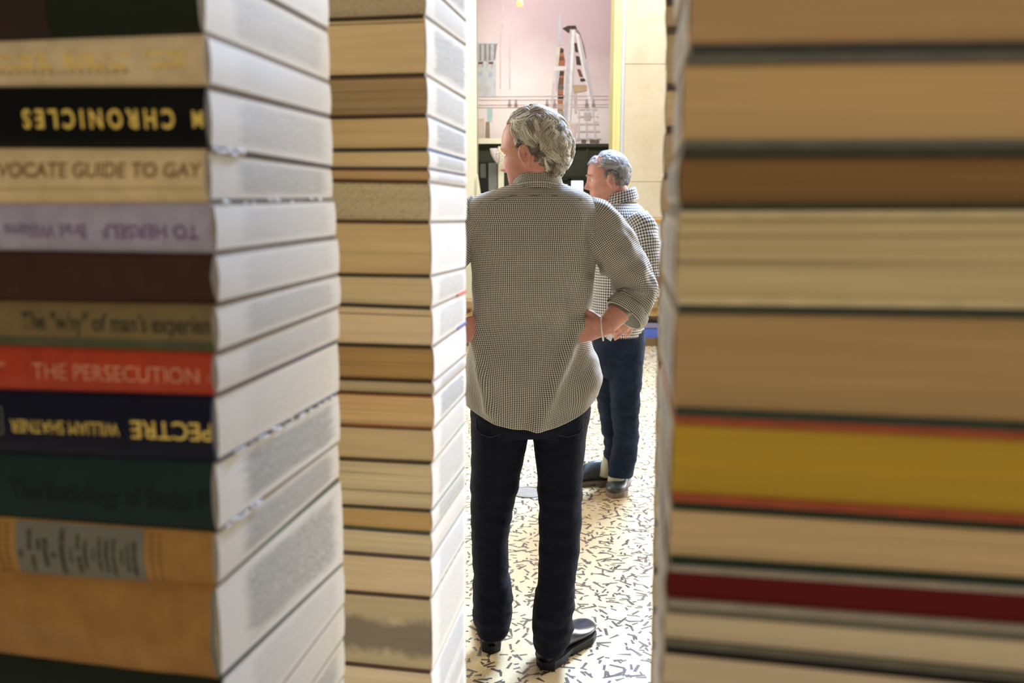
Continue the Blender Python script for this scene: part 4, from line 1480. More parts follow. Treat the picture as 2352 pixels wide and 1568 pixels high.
def hair_strands(name, M, mats_, guides, per, parent, seed, length, flow, lift, zone, colour, rad=0.00055, spread=0.006, segs=9, ctr=(0, -0.004, 0.022), R=(0.0765, 0.097, 0.0985)):
    """locks of hair laid over the scalp"""
    rg = random.Random(seed)
    mb = MB(); cols = []
    ctr = Vector(ctr); R = Vector(R)
    made = 0
    while made < guides:
        # a random direction on the scalp
        d = Vector((rg.gauss(0, 1), rg.gauss(0, 1), rg.gauss(0, 1))).normalized()
        p = ctr + Vector((d.x * R.x, d.y * R.y, d.z * R.z))
        den = zone(p, d)
        if rg.random() > den: continue
        made += 1
        gl_ = length(p, d) * rg.uniform(0.8, 1.2)
        ph = rg.random() * 6.28
        base_c = colour(p, d, rg)
        lf = lift(p, d) * rg.uniform(0.45, 1.5)
        sh_ = rg.uniform(0.84, 1.16); base_c = [x * sh_ for x in base_c]
        for s in range(per):
            dd = (d + Vector((rg.gauss(0, 1), rg.gauss(0, 1), rg.gauss(0, 1))) * spread / 0.09).normalized()
            pts = []
            q = dd.copy(); step = gl_ * rg.uniform(0.85, 1.1) / segs
            for k in range(segs + 1):
                t = k / segs
                hgt = 0.0015 + lf * math.sin(min(1, t * 1.1) * math.pi) ** 0.7 + rg.uniform(0, 0.0008)
                pos = ctr + Vector((q.x * (R.x + hgt), q.y * (R.y + hgt), q.z * (R.z + hgt)))
                pts.append(M @ pos)
                v = flow(pos, q, t, ph)
                v = (v - q * v.dot(q))
                if v.length > 1e-6: v.normalize()
                q = (q + v * step / 0.09).normalized()
            k_ = rg.uniform(0.74, 1.25)
            c = [max(0, x * k_) for x in base_c]
            n0 = len(mb.v)
            mb.tube(pts, [rad * (1 - 0.75 * (k / segs) ** 2) for k in range(segs + 1)], 3, caps=(False, False))
            cols += [c] * (len(mb.v) - n0)
    o = mb.build(name, mats_, None, smooth=True)
    ca = o.data.color_attributes.new('strand', 'FLOAT_COLOR', 'POINT')
    ca.data.foreach_set('color', np.array([(c[0], c[1], c[2], 1.0) for c in cols], dtype=np.float32).ravel())
    return under(o, parent)


def hair_mat(name):
    n = NT(name)
    a = n.n('ShaderNodeVertexColor'); a.layer_name = 'strand'
    n.base(a.outputs[0])
    return n.set(0.42, spec=0.5)


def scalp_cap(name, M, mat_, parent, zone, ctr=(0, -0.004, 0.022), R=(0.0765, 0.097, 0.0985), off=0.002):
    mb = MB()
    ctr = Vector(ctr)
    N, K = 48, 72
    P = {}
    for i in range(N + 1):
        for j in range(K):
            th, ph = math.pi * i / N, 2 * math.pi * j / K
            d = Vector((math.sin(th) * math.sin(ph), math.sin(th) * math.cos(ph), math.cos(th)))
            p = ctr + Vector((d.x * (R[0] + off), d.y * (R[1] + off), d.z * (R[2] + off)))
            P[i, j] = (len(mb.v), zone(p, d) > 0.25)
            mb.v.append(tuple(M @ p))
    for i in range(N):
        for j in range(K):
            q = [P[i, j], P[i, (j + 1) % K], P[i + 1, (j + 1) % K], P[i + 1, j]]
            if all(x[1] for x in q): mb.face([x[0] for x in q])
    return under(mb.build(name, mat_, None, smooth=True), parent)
# ------------------------------------------------------------------ the taller man, seen from behind
def man_one():
    root = empty('person', (at(1220, 465, 2.74).x, 2.74, 0), 'taller grey-haired man seen from behind, hands on hips, fine black and white checked shirt', 'person', 'visitors standing between the book stacks')
    root.pop('group') if 'group' in root.keys() else None
    skin = skin_mat('skin_ruddy', srgb(208, 146, 126))
    Y0 = 2.73
    hc = at(1228, 353, Y0)
    MH = Matrix.Translation(hc) @ Matrix.Rotation(math.radians(62), 4, 'Z') @ Matrix.Rotation(math.radians(-6), 4, 'X') @ Matrix.Scale(1.06, 4)
    body = head_mesh(MH)
    # neck
    n0 = at(1236, 470, Y0 + .01); n1 = at(1240, 425, Y0); n2 = at(1236, 385, Y0 + .005)
    body.tube([n0, n1, n2], [0.066, 0.062, 0.060], 24)
    # trunk, hidden under the shirt
    sil_loft([(440, 1160, 1310, Y0, .05), (470, 1100, 1360, Y0, .08), (520, 1085, 1370, Y0, .10), (620, 1090, 1360, Y0, .11), (740, 1100, 1335, Y0, .10), (850, 1095, 1345, Y0, .11), (900, 1098, 1340, Y0, .11)], mb=body, uvs=False, steps=24)
    # legs, hidden under the trousers
    for xs in ((1150, 1145, 1132, 1127, 1128, 2.78), (1290, 1287, 1284, 1278, 1262, 2.69)):
        pts = [at(xs[0], 880, Y0), at(xs[1], 1000, Y0), at(xs[2], 1180, (Y0 + xs[5]) / 2), at(xs[3], 1350, xs[5]), at(xs[4], 1465, xs[5] + .03)]
        body.tube(pts, [0.085, 0.075, 0.05, 0.045, 0.035], 20)
    # right arm: shoulder, elbow out, hand on the hip
    sh, el, wr = at(1362, 510, Y0 + .01), at(1476, 662, 2.70), at(1388, 752, 2.655)
    body.tube([at(1330, 500, Y0), sh, sh.lerp(el, .5), el, el.lerp(wr, .35), el.lerp(wr, .8), wr], [0.055, .052, .045, .040, .041, .033, .029], 20)
    # hand: the wrist bends, the knuckles press on the hip
    kn = at(1345, 756, 2.655)
    MHd = frame(wr + Vector((0, 0, 0)), (kn - wr) + Vector((0, 0.0, 0.0)), Vector((0.12, -1.0, 0.10)))
    body.add_mesh(hand_mesh(MHd, side=1, curl=(1.15, 1.2, 1.25, 1.3), thumb=0.2, L=0.93))
    # left arm, mostly behind the book stack
    sh2, el2, wr2 = at(1082, 510, Y0 + .01), at(970, 662, 2.70), at(1036, 768, 2.64)
    body.tube([at(1115, 500, Y0), sh2, sh2.lerp(el2, .5), el2, el2.lerp(wr2, .35), el2.lerp(wr2, .8), wr2], [0.055, .052, .045, .040, .041, .033, .029], 20)
    kn2 = at(1078, 756, 2.66)
    MH2 = frame(wr2, (kn2 - wr2), Vector((-0.12, -1.0, 0.10)))
    body.add_mesh(hand_mesh(MH2, side=-1, curl=(1.15, 1.2, 1.25, 1.3), thumb=0.2, L=0.93))
    remeshed('body', body, skin, 0.0034, root, 3)

    # ---- shirt
    shirt_m = gingham('fine_checked_cotton', 0.0056, srgb(228, 220, 204), srgb(28, 19, 14))
    def seg(px, py, ax, ay, bx_, by_):
        t = max(0, min(1, ((px - ax) * (bx_ - ax) + (py - ay) * (by_ - ay)) / ((bx_ - ax) ** 2 + (by_ - ay) ** 2)))
        qx, qy = ax + (bx_ - ax) * t, ay + (by_ - ay) * t
        s = ((px - qx) * (by_ - ay) - (py - qy) * (bx_ - ax))
        return math.hypot(px - qx, py - qy) * (1 if s > 0 else -1)
    def fold(p, an, py):
        px = 1176 + (p.x * F) / (p.y * cp - (p.z - CAMZ) * sp_)
        back = max(0, -math.cos(an))
        d = 0.0
        k = min(1, max(0, (py - 450) / 80))
        d += k * 0.015 * noise.noise(Vector((p.x * 8, p.z * 2.0, 3.1))) + k * 0.008 * noise.noise(Vector((p.x * 22, p.z * 6.0, 7.7)))
        d += k * 0.0035 * noise.noise(Vector((p.x * 48, p.z * 20, 1.7)))
        d += k * 0.009 * noise.noise(Vector((p.x * 15, p.z * 1.3, 9.4))) + k * 0.005 * noise.noise(Vector((p.x * 9 + p.z * 9, p.z * 7 - p.x * 5, 2.4)))
        for (ax, ay, bx_, by_, amp, w) in ((1330, 735, 1232, 960, .026, 18), (1092, 735, 1122, 940, .02, 13), (1352, 640, 1330, 745, .016, 11),
                                           (1352, 505, 1362, 620, -.012, 10), (1098, 500, 1086, 700, -.010, 9), (1310, 560, 1345, 690, .006, 12), (1215, 560, 1228, 900, .003, 30)):
            s = seg(px, py, ax, ay, bx_, by_)
            d += back * amp * math.exp(-(s / w) ** 2) * (1 if s > 0 else math.exp(-(s / w) ** 2 * .6))
        # small bunching above the hem
        if py > 880: d += 0.003 * math.sin(p.x * 70 + 3 * noise.noise(Vector((p.x * 8, 0, 0)))) * (py - 880) / 80
        return d
    stn = [(416, 1186, 1284, Y0, .064), (424, 1170, 1300, Y0, .070), (434, 1140, 1326, Y0, .084), (445, 1104, 1350, Y0, .095), (460, 1078, 1366, Y0, .104), (482, 1066, 1380, Y0, .115), (520, 1076, 1384, Y0, .125),
           (575, 1082, 1374, Y0, .130), (630, 1086, 1368, Y0, .130), (690, 1088, 1362, Y0, .126), (730, 1089, 1354, Y0, .122), (770, 1082, 1356, Y0, .126), (820, 1072, 1366, Y0, .135),
           (870, 1064, 1378, Y0, .142), (915, 1062, 1382, Y0, .146), (962, 1064, 1374, Y0, .146)]
    mb, rings = sil_loft(stn, n=120, steps=130, e=2.35, disp=fold, caps=(False, False))
    # the tails: hem lowest in the middle of the back, rising towards the side seams
    zlo = zat(Y0, 962); zhi = zat(Y0, 800)
    nv = []
    cxs = at(1222, 900, Y0).x
    for q in mb.v:
        q = Vector(q)
        if q.z < zhi:
            t = (zhi - q.z) / (zhi - zlo)
            fx = (q.x - cxs) / 0.215
            rise = 0.098 * abs(fx) ** 2.4 if fx > 0 else 0.062 * abs(fx) ** 2.2
            q.z += rise * t
        nv.append(tuple(q))
    mb.v = nv
    # hem edge turned under
    sleeves = MB()
    def wr_fold(L0):
        def f(s, an):
            u = s / L0
            a = 0.008 * noise.noise(Vector((math.cos(an) * 2.2, math.sin(an) * 2.2, s * 22)))
            b = 0.010 * math.sin(s * 85 + 2.2 * math.sin(an) + 4 * noise.noise(Vector((math.cos(an), math.sin(an), s * 6)))) * math.exp(-((u - 0.62) / 0.2) ** 2) * (0.4 + 0.6 * max(0, math.sin(an + 2.6)))
            c = 0.004 * math.cos(3 * an + s * 16)
            return a + b + c
        return f
    Rp = [at(1336, 492, Y0), at(1366, 512, Y0), at(1402, 560, 2.72), at(1438, 612, 2.71), at(1462, 652, 2.70), at(1462, 684, 2.69), at(1448, 706, 2.675), at(1436, 722, 2.665)]
    tube_uv(sleeves, Rp, [0.062, 0.072, 0.078, 0.070, 0.066, 0.063, 0.063, 0.064], n=64, steps=80, disp=wr_fold(0.42))
    Lp = [at(1110, 492, Y0), at(1078, 512, Y0), at(1046, 560, 2.72), at(1010, 612, 2.71), at(988, 652, 2.70), at(990, 684, 2.69), at(1004, 706, 2.675), at(1014, 722, 2.665)]
    tube_uv(sleeves, Lp, [0.062, 0.066, 0.066, 0.064, 0.062, 0.062, 0.062, 0.063], n=64, steps=80, disp=wr_fold(0.42))
    mb.add_mesh(sleeves)
    sh_o = under(mb.build('shirt', shirt_m, None, smooth=True), root)
    so = sh_o.modifiers.new('cloth', 'SOLIDIFY'); so.thickness = 0.0016; so.offset = -1
    # yoke seam, armhole seams and the hem stitching
    seam_m = plain('seam_thread', srgb(46, 38, 34), 0.9)
    def on_back(px, py, out=0.004):
        best = None
        for r in rings:
            for j in range(40, 81):
                q = r[j]
                x = 1176 + F * q.x / (q.y * cp - (q.z - CAMZ) * sp_)
                b = q.y * cp - (q.z - CAMZ) * sp_
                y = 784 - F * (q.y * sp_ + (q.z - CAMZ) * cp) / b
                d = (x - px) ** 2 + (y - py) ** 2
                if best is None or d < best[0]: best = (d, q)
        return best[1] + Vector((0, -out, 0))
    sm = MB()
    sm.tube([on_back(px, py, .0002) for px, py in ((1104, 466), (1140, 456), (1180, 450), (1230, 448), (1280, 450), (1330, 458), (1368, 470))], 0.0008, 6)
    under(sm.build('yoke_seam', seam_m, None, smooth=True), sh_o).location = (0, 0, 0)
    # rolled cuffs
    for P_, nm in ((Rp, 0), (Lp, 1)):
        cf = MB()
        a, b = P_[-2], P_[-1]
        d = (b - a).normalized()
        c0 = a - d * 0.004
        tube_uv(cf, [c0, c0 + d * .012, c0 + d * .026, c0 + d * .038], [0.0665, 0.0705, 0.0705, 0.0675], n=64, steps=10, disp=lambda s, an: 0.002 * math.sin(2 * an + 40 * s) + 0.0016 * math.sin(5 * an))
        cf2 = MB()
        tube_uv(cf2, [c0 + d * .038, c0 + d * .0395, c0 + d * .02], [0.0675, 0.0610, 0.0600], n=64, steps=8)
        cf.add_mesh(cf2)
        o = under(cf.build('rolled_cuff', shirt_m, None, smooth=True), sh_o); o.location = (0, 0, 0)
    # collar: stand and fall folded over it
    co = MB()
    cc = at(1234, 432, Y0)
    rr = []
    for t, r, dz in ((0, .0645, -.012), (.3, .0650, .012), (.6, .0665, .030), (.75, .0690, .0345), (.9, .0720, .031), (1.2, .0785, .004), (1.5, .0880, -.022), (1.55, .0865, -.0235), (1.6, .0820, -.004)):
        ring = []
        for a in range(64):
            an = 2 * math.pi * a / 64
            tilt = -0.022 * math.cos(an) * 1.0            # lower towards the throat (away from us)
            pt = 0.010 * math.cos(an) if t > 1.1 else 0
            ring.append(cc + Vector((math.sin(an) * r * (1.03), math.cos(an) * r * 0.98, dz + tilt - pt * .2)))
        rr.append(ring)
    arcs = [0]
    for i in range(1, len(rr)): arcs.append(arcs[-1] + (rr[i][0] - rr[i - 1][0]).length)
    co.loft(rr, caps=(False, False), uv=lambda i, j: (0.5 * j / 64, arcs[i]))
    under(co.build('collar', shirt_m, None, smooth=True), sh_o).location = (0, 0, 0)

    # ---- trousers
    jean = denim('dark_indigo_denim', srgb(12, 15, 29), 0.12)
    tr = MB()
    sil_loft([(850, 1088, 1352, Y0, .125), (930, 1081, 1357, Y0, .135), (965, 1081, 1353, Y0, .13), (988, 1090, 1345, Y0, .115)], mb=tr, uvs=False, steps=20)
    sil_loft([(900, 1082, 1220, Y0, .115), (985, 1082, 1217, Y0, .105), (1050, 1082, 1204, 2.74, .098), (1120, 1081, 1189, 2.75, .090), (1200, 1082, 1173, 2.765, .080), (1240, 1083, 1168, 2.77, .076), (1290, 1086, 1168, 2.775, .076),
              (1340, 1086, 1173, 2.78, .080), (1385, 1084, 1178, 2.785, .084), (1430, 1091, 1172, 2.79, .080), (1452, 1097, 1164, 2.79, .076)], mb=tr, uvs=False, steps=60)
    sil_loft([(900, 1224, 1356, Y0, .115), (985, 1221, 1349, Y0, .105), (1050, 1229, 1341, 2.725, .098), (1120, 1236, 1337, 2.72, .090), (1200, 1237, 1335, 2.71, .082), (1240, 1238, 1333, 2.705, .078), (1290, 1237, 1327, 2.70, .078),
              (1340, 1235, 1321, 2.70, .082), (1390, 1225, 1317, 2.70, .086), (1430, 1223, 1318, 2.71, .088), (1470, 1225, 1308, 2.715, .085), (1486, 1227, 1296, 2.715, .080)], mb=tr, uvs=False, steps=60)
    def tw(p, nn):
        zz_ = p.z
        k = 0.35 + 1.1 * math.exp(-((zz_ - 0.17) / 0.11) ** 2) + 0.5 * math.exp(-((zz_ - 0.52) / 0.1) ** 2)
        return k * (0.006 * noise.noise(Vector((p.x * 9, p.y * 9, p.z * 26))) + 0.003 * noise.noise(Vector((p.x * 24, p.y * 24, p.z * 40))))
    trs = remeshed('trousers', tr, jean, 0.005, root, 4, tw)
    # back pockets: stitched patches following the seat
    thr = plain('indigo_thread', srgb(58, 58, 66), 0.8)
    for xs in ((1092, 1160), (1268, 1338)):
        pk = MB()
        x0, x1 = xs
        path = [(x0, 945), (x0 + 2, 985), (x0 + 12, 997), ((x0 + x1) / 2, 1004), (x1 - 8, 996), (x1, 984), (x1 + 2, 945)]
        def seat(px, py):
            c, hw, hd = 1218, 138, .133
            cxp, hwp = ((1150, 69) if px < 1218 else (1287, 66))
            k = max(0.02, 1 - abs((px - cxp) / hwp) ** 2.3) ** (1 / 2.3)
            return at(px, py, Y0 - .106 * k - .005)
        pk.tube([seat(*q) for q in path], 0.0012, 6)
        o = under(pk.build('pocket_stitching', thr, None, smooth=True), trs); o.location = (0, 0, 0)
    # ---- shoes
    blk = plain('black_leather', srgb(26, 26, 30), 0.28, 0.1, 30, 0.2, spec=0.6)
    rub = plain('black_rubber', srgb(20, 20, 20), 0.6)
    hl = ground(1129, 1500)
    shoe(Matrix.Translation((hl.x, hl.y, 0)) @ Matrix.Rotation(math.radians(4), 4, 'Z'), 0.30, 0.100, blk, rub, parent=root, high=0.085)
    hr = ground(1247, 1537)
    shoe(Matrix.Translation((hr.x, hr.y, 0)) @ Matrix.Rotation(math.radians(-34), 4, 'Z'), 0.315, 0.112, blk, rub, parent=root, high=0.088)
    # ---- wristband with a paper tag
    wb = MB()
    wc = at(1383, 756, 2.625)
    ax = (kn - wr).normalized()
    A = frame(wc, ax, (0, -1, 0.2))
    wb.tube([A @ Vector((math.cos(a * math.pi / 16) * .0345, 0.004 * math.sin(a * math.pi / 16), math.sin(a * math.pi / 16) * .027)) for a in range(33)], 0.0022, 6, caps=(False, False))
    wbo = under(wb.build('wristband', plain('white_elastic', srgb(236, 226, 214), 0.6), None, smooth=True), root)
    tg = MB()
    q = [at(1392, 776, 2.60), at(1401, 766, 2.60), at(1408, 773, 2.60), at(1403, 784, 2.60)]
    q2 = [v + Vector((0, 0.0012, 0)) for v in q]
    tg.hexa(q + q2)
    fix_normals(under(tg.build('paper_tag', plain('white_paper', srgb(244, 242, 244), 0.6, 0.02), None), wbo)).location = (0, 0, 0)
    # ---- glasses
    gm = plain('gold_wire', srgb(206, 180, 120), 0.3, 0.05, 50, metal=0.6)
    gl_ = MB()
    for sg in (-1, 1):
        gl_.tube([MH @ Vector(p) for p in ((sg * 0.079, -0.012, 0.006), (sg * 0.080, 0.0, 0.014), (sg * 0.079, 0.05, 0.012), (sg * 0.068, 0.092, 0.010), (sg * 0.052, 0.098, 0.010))], 0.0011, 6)
        gl_.tube([MH @ Vector((sg * 0.033 + 0.019 * math.cos(a * math.pi / 12), 0.099, 0.002 + 0.014 * math.sin(a * math.pi / 12))) for a in range(25)], 0.0006, 6, caps=(False, False))
    gl_.tube([MH @ Vector(p) for p in ((-0.014, 0.099, 0.006), (0, 0.103, 0.009), (0.014, 0.099, 0.006))], 0.0010, 6)
    under(gl_.build('eyeglasses', gm, None, smooth=True), root)
    for sg in (-1, 1):
        eb = MB()
        c = Vector((sg * 0.031, 0.0700, 0.001))
        eb.loft([[MH @ (c + Vector((0.0125 * math.sin(t * math.pi / 8) * math.cos(a * math.pi / 8), 0.0125 * math.cos(t * math.pi / 8), 0.0125 * math.sin(t * math.pi / 8) * math.sin(a * math.pi / 8)))) for a in range(16)] for t in range(1, 8)])
        under(eb.build('eye', plain('eye_white', srgb(222, 212, 204), 0.2), None, smooth=True), root)
    # ---- hair: wavy, swept back, longer at the nape, thin on the crown at the right
    hm = hair_mat('grey_hair')
    def zone(p, d):
        if p.y > 0.02 and p.z < 0.075 + (p.y - 0.02) * 0.35 and abs(p.x) < 0.062: return 0        # forehead, face
        if p.y > 0.022 and p.z < 0.058: return 0
        if p.y > -0.004 and p.z < 0.012: return 0
        if p.y > -0.03 and p.z < -0.012: return 0
        if p.z < -0.062: return 0
        bald = math.exp(-((p.x - 0.028) / 0.026) ** 2 - ((p.y + 0.038) / 0.034) ** 2) if p.z > 0.05 else 0
        return 1.0 - 0.96 * min(1, bald * 1.5)
    def flow(p, q, t, ph):
        # back and down, curling with a wave
        side = 1 if q.x > 0 else -1
        v = Vector((0.0, -1.0, -0.15)) if q.z > 0.55 else Vector((0, -0.75, -0.75))
        if q.z < 0.5 and q.y > -0.5: v = Vector((0, -1.0, 0.12 if q.z < 0.2 else -0.35))
        if q.y < -0.55: v = Vector((0.10, 0.1, -1.0))
        w = math.sin(t * 6.5 + ph * 0.3 + p.z * 45 + p.x * 20) * (1.5 if t > 0.25 else 0.6)
        lat = q.cross(v)
        if lat.length > 1e-6: lat.normalize()
        return v.normalized() + lat * w * 1.0
    def length(p, d):
        if p.z < 0.052 and p.y > -0.045: return 0.022
        if p.z > 0.06: return 0.085
        if p.y < -0.04: return 0.060
        return 0.048
    def lift(p, d):
        if p.z < 0.02 and p.y > -0.04: return 0.003
        if p.z > 0.06: return 0.012 if p.y > -0.02 else 0.010
        return 0.014 if p.y < -0.05 else 0.008
    def colour(p, d, rg):
        low = max(0, min(1, (0.055 - p.z) / 0.06)) * max(0, min(1, (p.y + 0.085) / 0.05))
        if rg.random() < low * 0.85:
            kk = rg.uniform(.85, 1.2); return srgb(*[c * kk for c in (122, 110, 100)])[:3]
        b = rg.choice([(230, 222, 204), (214, 204, 184), (192, 178, 156), (242, 236, 222), (204, 190, 168), (166, 150, 130)])
        return srgb(*b)[:3]
    cap_m = plain('scalp_hair_under', srgb(146, 134, 120), 0.8, 0.2, 200)  # grey-brown hair layer beneath the strands
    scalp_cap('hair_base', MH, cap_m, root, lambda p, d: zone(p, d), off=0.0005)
    hair_strands('hair', MH, hm, 560, 26, root, 11, length, flow, lift, zone, colour, rad=0.00075, spread=0.0036, segs=11)
    return root, MH


man1, MH1 = man_one()


# ------------------------------------------------------------------ the shorter man, in profile behind
def man_two():
    root = empty('person', (at(1420, 465, 4.42).x, 4.42, 0), 'shorter man in profile behind, short grey hair, bold black and white gingham shirt, blue jeans', 'person')
    skin = skin_mat('skin_pink', srgb(212, 152, 134))
    Y0 = 4.40
    hc = at(1397, 411, Y0)
    MH = Matrix.Translation(hc) @ Matrix.Rotation(math.radians(88), 4, 'Z') @ Matrix.Rotation(math.radians(-5), 4, 'X') @ Matrix.Scale(1.05, 4)
    body = head_mesh(MH)
    body.tube([at(1424, 490, Y0), at(1420, 462, Y0), at(1412, 430, Y0)], [0.068, 0.064, 0.062], 24)
    sil_loft([(470, 1405, 1455, Y0, .06), (490, 1390, 1478, Y0, .12), (530, 1380, 1484, Y0, .15), (640, 1378, 1478, Y0, .13), (720, 1382, 1464, Y0, .10), (790, 1390, 1456, Y0+.03, .08)], mb=body, uvs=False, steps=20)
    for xs in ((1437, 1437, 1437, 1436, 1424, 4.42, 4.44), (1396, 1397, 1400, 1404, 1404, 4.52, 4.56)):
        body.tube([at(xs[0], 790, xs[5]), at(xs[1], 880, xs[5]), at(xs[2], 960, xs[5]), at(xs[3], 1030, xs[6]), at(xs[4], 1092, xs[6])], [0.055, 0.045, 0.036, 0.032, 0.026], 16)
    # near arm: elbow at the frame of the narrow stack, hand low in front
    sh, el, wr = at(1478, 520, 4.24), at(1508, 655, 4.20), at(1450, 730, 4.14)
    body.tube([sh, sh.lerp(el, .5), el, el.lerp(wr, .4), wr], [.050, .046, .040, .040, .028], 18)
    kn = at(1434, 744, 4.13)
    body.add_mesh(hand_mesh(frame(wr, (kn - wr), Vector((0.3, -1, 0.3))), side=-1, curl=(0.35, 0.4, 0.45, 0.5), thumb=0.5, L=0.86))
    sh2, el2, wr2 = at(1440, 520, 4.53), at(1422, 650, 4.56), at(1410, 700, 4.60)
    body.tube([sh2, sh2.lerp(el2, .5), el2, el2.lerp(wr2, .4), wr2], [.050, .046, .040, .040, .028], 18)
    body.add_mesh(hand_mesh(frame(wr2, (0.1, 0.1, -1), (0, 1, 0)), side=1, curl=(0.5, 0.5, 0.5, 0.5), L=0.9))
    remeshed('body', body, skin, 0.004, root, 3)

    shirt_m = gingham('bold_gingham_cotton', 0.0135, srgb(240, 236, 230), srgb(16, 15, 18))
    def fold(p, an, py):
        k = min(1, max(0, (py - 470) / 40))
        return k * (0.008 * noise.noise(Vector((p.x * 9, p.y * 9, p.z * 5))) + 0.004 * noise.noise(Vector((p.x * 22, p.y * 22, p.z * 14))))
    mb, rings = sil_loft([(458, 1392, 1452, Y0, .065), (466, 1386, 1462, Y0, .085), (476, 1380, 1474, Y0, .115), (492, 1372, 1484, Y0, .150), (520, 1366, 1491, Y0, .175), (570, 1360, 1493, Y0, .180), (640, 1357, 1489, Y0, .175),
                          (700, 1358, 1484, Y0, .165), (745, 1361, 1478, Y0, .150), (768, 1364, 1476, Y0, .14)], n=80, steps=70, e=2.2, disp=fold, caps=(False, False))
    sl = MB()
    df = lambda s, an: 0.004 * noise.noise(Vector((math.cos(an) * 2, math.sin(an) * 2, s * 24))) + 0.003 * math.sin(s * 70 + 2 * an)
    tube_uv(sl, [at(1462, 500, 4.27), at(1476, 528, 4.24), at(1484, 570, 4.22), at(1489, 610, 4.21), at(1492, 640, 4.205)], [.062, .070, .066, .062, .060], n=48, steps=40, disp=df)
    tube_uv(sl, [at(1430, 500, 4.53), at(1430, 528, 4.56), at(1426, 570, 4.57), at(1422, 620, 4.58)], [.060, .068, .064, .060], n=48, steps=30, disp=df)
    mb.add_mesh(sl)
    sh_o = under(mb.build('shirt', shirt_m, None, smooth=True), root)
    so = sh_o.modifiers.new('cloth', 'SOLIDIFY'); so.thickness = 0.0016; so.offset = -1
    co = MB(); cc = at(1423, 458, Y0)
    rr = []
    for t, r, dz in ((0, .068, -.02), (.3, .068, .012), (.6, .070, .036), (.75, .073, .041), (.9, .076, .036), (1.2, .083, .010), (1.5, .091, -.016)):
        rr.append([cc + Vector((math.sin(2 * math.pi * a / 48) * r * 1.05, math.cos(2 * math.pi * a / 48) * r, dz + 0.022 * math.sin(2 * math.pi * a / 48))) for a in range(48)])
    arcs = [0]
    for i in range(1, len(rr)): arcs.append(arcs[-1] + (rr[i][0] - rr[i - 1][0]).length)
    co.loft(rr, caps=(False, False), uv=lambda i, j: (0.5 * j / 48, arcs[i]))
    under(co.build('collar', shirt_m, None, smooth=True), sh_o).location = (0, 0, 0)

    jean = denim('blue_denim', srgb(22, 32, 50), 0.22)
    tr = MB()
    sil_loft([(735, 1365, 1474, Y0, .135), (770, 1362, 1481, Y0 + .02, .15), (830, 1364, 1477, Y0 + .05, .15), (862, 1380, 1462, Y0 + .06, .13)], mb=tr, uvs=False, steps=16)
    sil_loft([(770, 1390, 1480, 4.38, .10), (850, 1398, 1476, 4.39, .10), (900, 1402, 1471, 4.40, .09), (950, 1405, 1468, 4.41, .082), (1000, 1409, 1468, 4.425, .076), (1040, 1404, 1463, 4.44, .072), (1070, 1398, 1457, 4.45, .074), (1090, 1396, 1452, 4.455, .072)], mb=tr, uvs=False, steps=50)
    sil_loft([(790, 1362, 1440, 4.50, .09), (860, 1366, 1432, 4.51, .085), (930, 1372, 1428, 4.53, .078), (1000, 1384, 1426, 4.55, .07), (1045, 1389, 1424, 4.56, .066), (1076, 1391, 1422, 4.565, .064)], mb=tr, uvs=False, steps=50)
    def tw(p, nn):
        k = 0.5 + 1.0 * math.exp(-((p.z - 0.2) / 0.14) ** 2) + 0.6 * math.exp(-((p.z - 0.5) / 0.1) ** 2)
        return k * (0.007 * noise.noise(Vector((p.x * 9, p.y * 9, p.z * 24))) + 0.003 * noise.noise(Vector((p.x * 24, p.y * 24, p.z * 44))))
    remeshed('jeans', tr, jean, 0.0055, root, 3, tw)
    # socks
    sk = plain('cream_sock', srgb(196, 192, 166), 0.9, 0.08, 300)
    s1_ = MB(); s1_.tube([at(1422, 1072, 4.45), at(1417, 1092, 4.445), at(1414, 1112, 4.44)], [.045, .044, .046], 20); under(s1_.build('sock', sk, None, smooth=True), root)
    s2_ = MB(); s2_.tube([at(1402, 1052, 4.56), at(1396, 1072, 4.56), at(1394, 1092, 4.56)], [.040, .040, .044], 20); under(s2_.build('sock', sk, None, smooth=True), root)
    lea = plain('grey_leather', srgb(66, 70, 70), 0.36, 0.14, 40, 0.2, spec=0.5)
    sole = plain('tan_crepe_sole', srgb(138, 120, 106), 0.7)
    lc = plain('black_lace', srgb(16, 16, 20), 0.7)
    toe, he = ground(1396, 1164), ground(1436, 1104)
    ang = math.atan2(-(toe.x - he.x), (toe.y - he.y))
    shoe(Matrix.Translation((he.x, he.y, 0)) @ Matrix.Rotation(ang, 4, 'Z'), min(0.31, (toe - he).length), 0.118, lea, sole, lc, high=0.112, parent=root)
    h2 = ground(1404, 1110)
    shoe(Matrix.Translation((h2.x, h2.y, 0)) @ Matrix.Rotation(math.radians(96), 4, 'Z'), 0.30, 0.11, lea, sole, lc, high=0.11, parent=root)
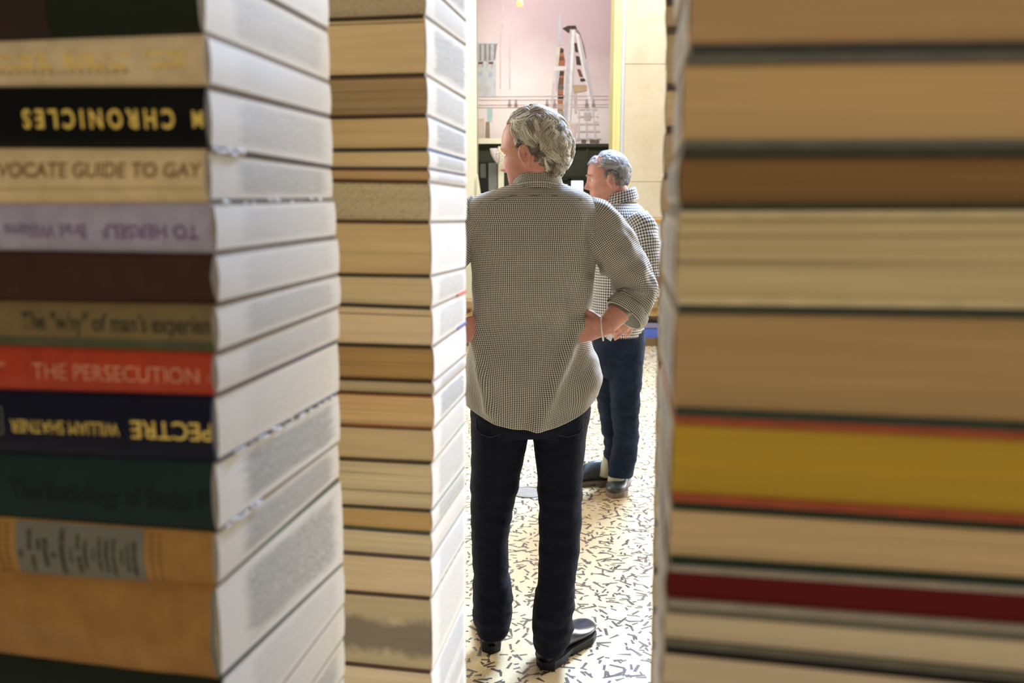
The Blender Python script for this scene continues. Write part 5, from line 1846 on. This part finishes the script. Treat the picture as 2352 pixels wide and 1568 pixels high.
    for sg in (-1, 1):
        eb = MB(); c = Vector((sg * 0.031, 0.0700, 0.001))
        sph = lambda c_, r: [[MH @ (c_ + Vector((r * math.sin(t * math.pi / 8) * math.cos(a * math.pi / 8), r * math.cos(t * math.pi / 8), r * math.sin(t * math.pi / 8) * math.sin(a * math.pi / 8)))) for a in range(16)] for t in range(1, 8)]
        eb.loft(sph(c, 0.0125))
        eo = under(eb.build('eye', plain('eye_white', srgb(222, 212, 204), 0.2), None, smooth=True), root)
        ir = MB(); ir.loft(sph(c + Vector((0, 0.0075, 0)), 0.0062)); under(ir.build('iris', plain('iris_grey', srgb(60, 66, 70), 0.2), None, smooth=True), eo).location = (0, 0, 0)
        br_ = MB()
        br_.tube([MH @ Vector((sg * x, y, z)) for x, y, z in ((0.014, 0.1015, 0.020), (0.028, 0.1005, 0.0255), (0.042, 0.092, 0.025), (0.050, 0.085, 0.020))], [0.0016, 0.003, 0.0028, 0.001], 6)
        under(br_.build('eyebrow', plain('brow_hair', srgb(150, 120, 100), 0.8), None, smooth=True), root)
    hm = hair_mat('silver_hair')
    def zone(p, d):
        if p.y > 0.045 and p.z < 0.072: return 0
        if p.y > 0.022 and p.z < 0.048: return 0
        if p.y > 0.0 and p.z < 0.006: return 0
        if p.y > -0.03 and p.z < -0.010: return 0
        if p.z < -0.066: return 0
        return 1.0
    def flow(p, q, t, ph):
        if q.y > 0.45 and q.z > 0.4: return Vector((0.2, 0.9, 0.5)) + Vector((math.sin(ph), 0, 0)) * .3
        if q.z < 0.35 and q.y > -0.45: return Vector((0, -1.0, -0.1))
        v = Vector((0, -0.7, -0.7)) if q.z > 0.2 else Vector((0, -0.25, -1.0))
        lat = q.cross(v)
        if lat.length > 1e-6: lat.normalize()
        return v.normalized() + lat * 0.5 * math.sin(ph)
    scalp_cap('hair_base', MH, plain('scalp_hair_under_dark', srgb(120, 114, 108), 0.8, 0.2, 200), root, zone, off=0.001)  # grey hair layer beneath the short strands
    def colour(p, d, rg):
        low = max(0, min(1, (0.06 - p.z) / 0.09))
        b = rg.choice([(206, 204, 204), (182, 178, 174), (224, 224, 228), (160, 154, 150)])
        return srgb(*[c * (1 - 0.22 * low) for c in b])[:3]
    hair_strands('hair', MH, hm, 620, 14, root, 5, lambda p, d: (0.012 if p.y > -0.04 and p.z < 0.045 else 0.024) if p.z < 0.05 else 0.042, flow, lambda p, d: 0.0045 if p.z < 0.04 else 0.0085, zone, colour, rad=0.0007, spread=0.006, segs=6)
    return root


man2 = man_two()
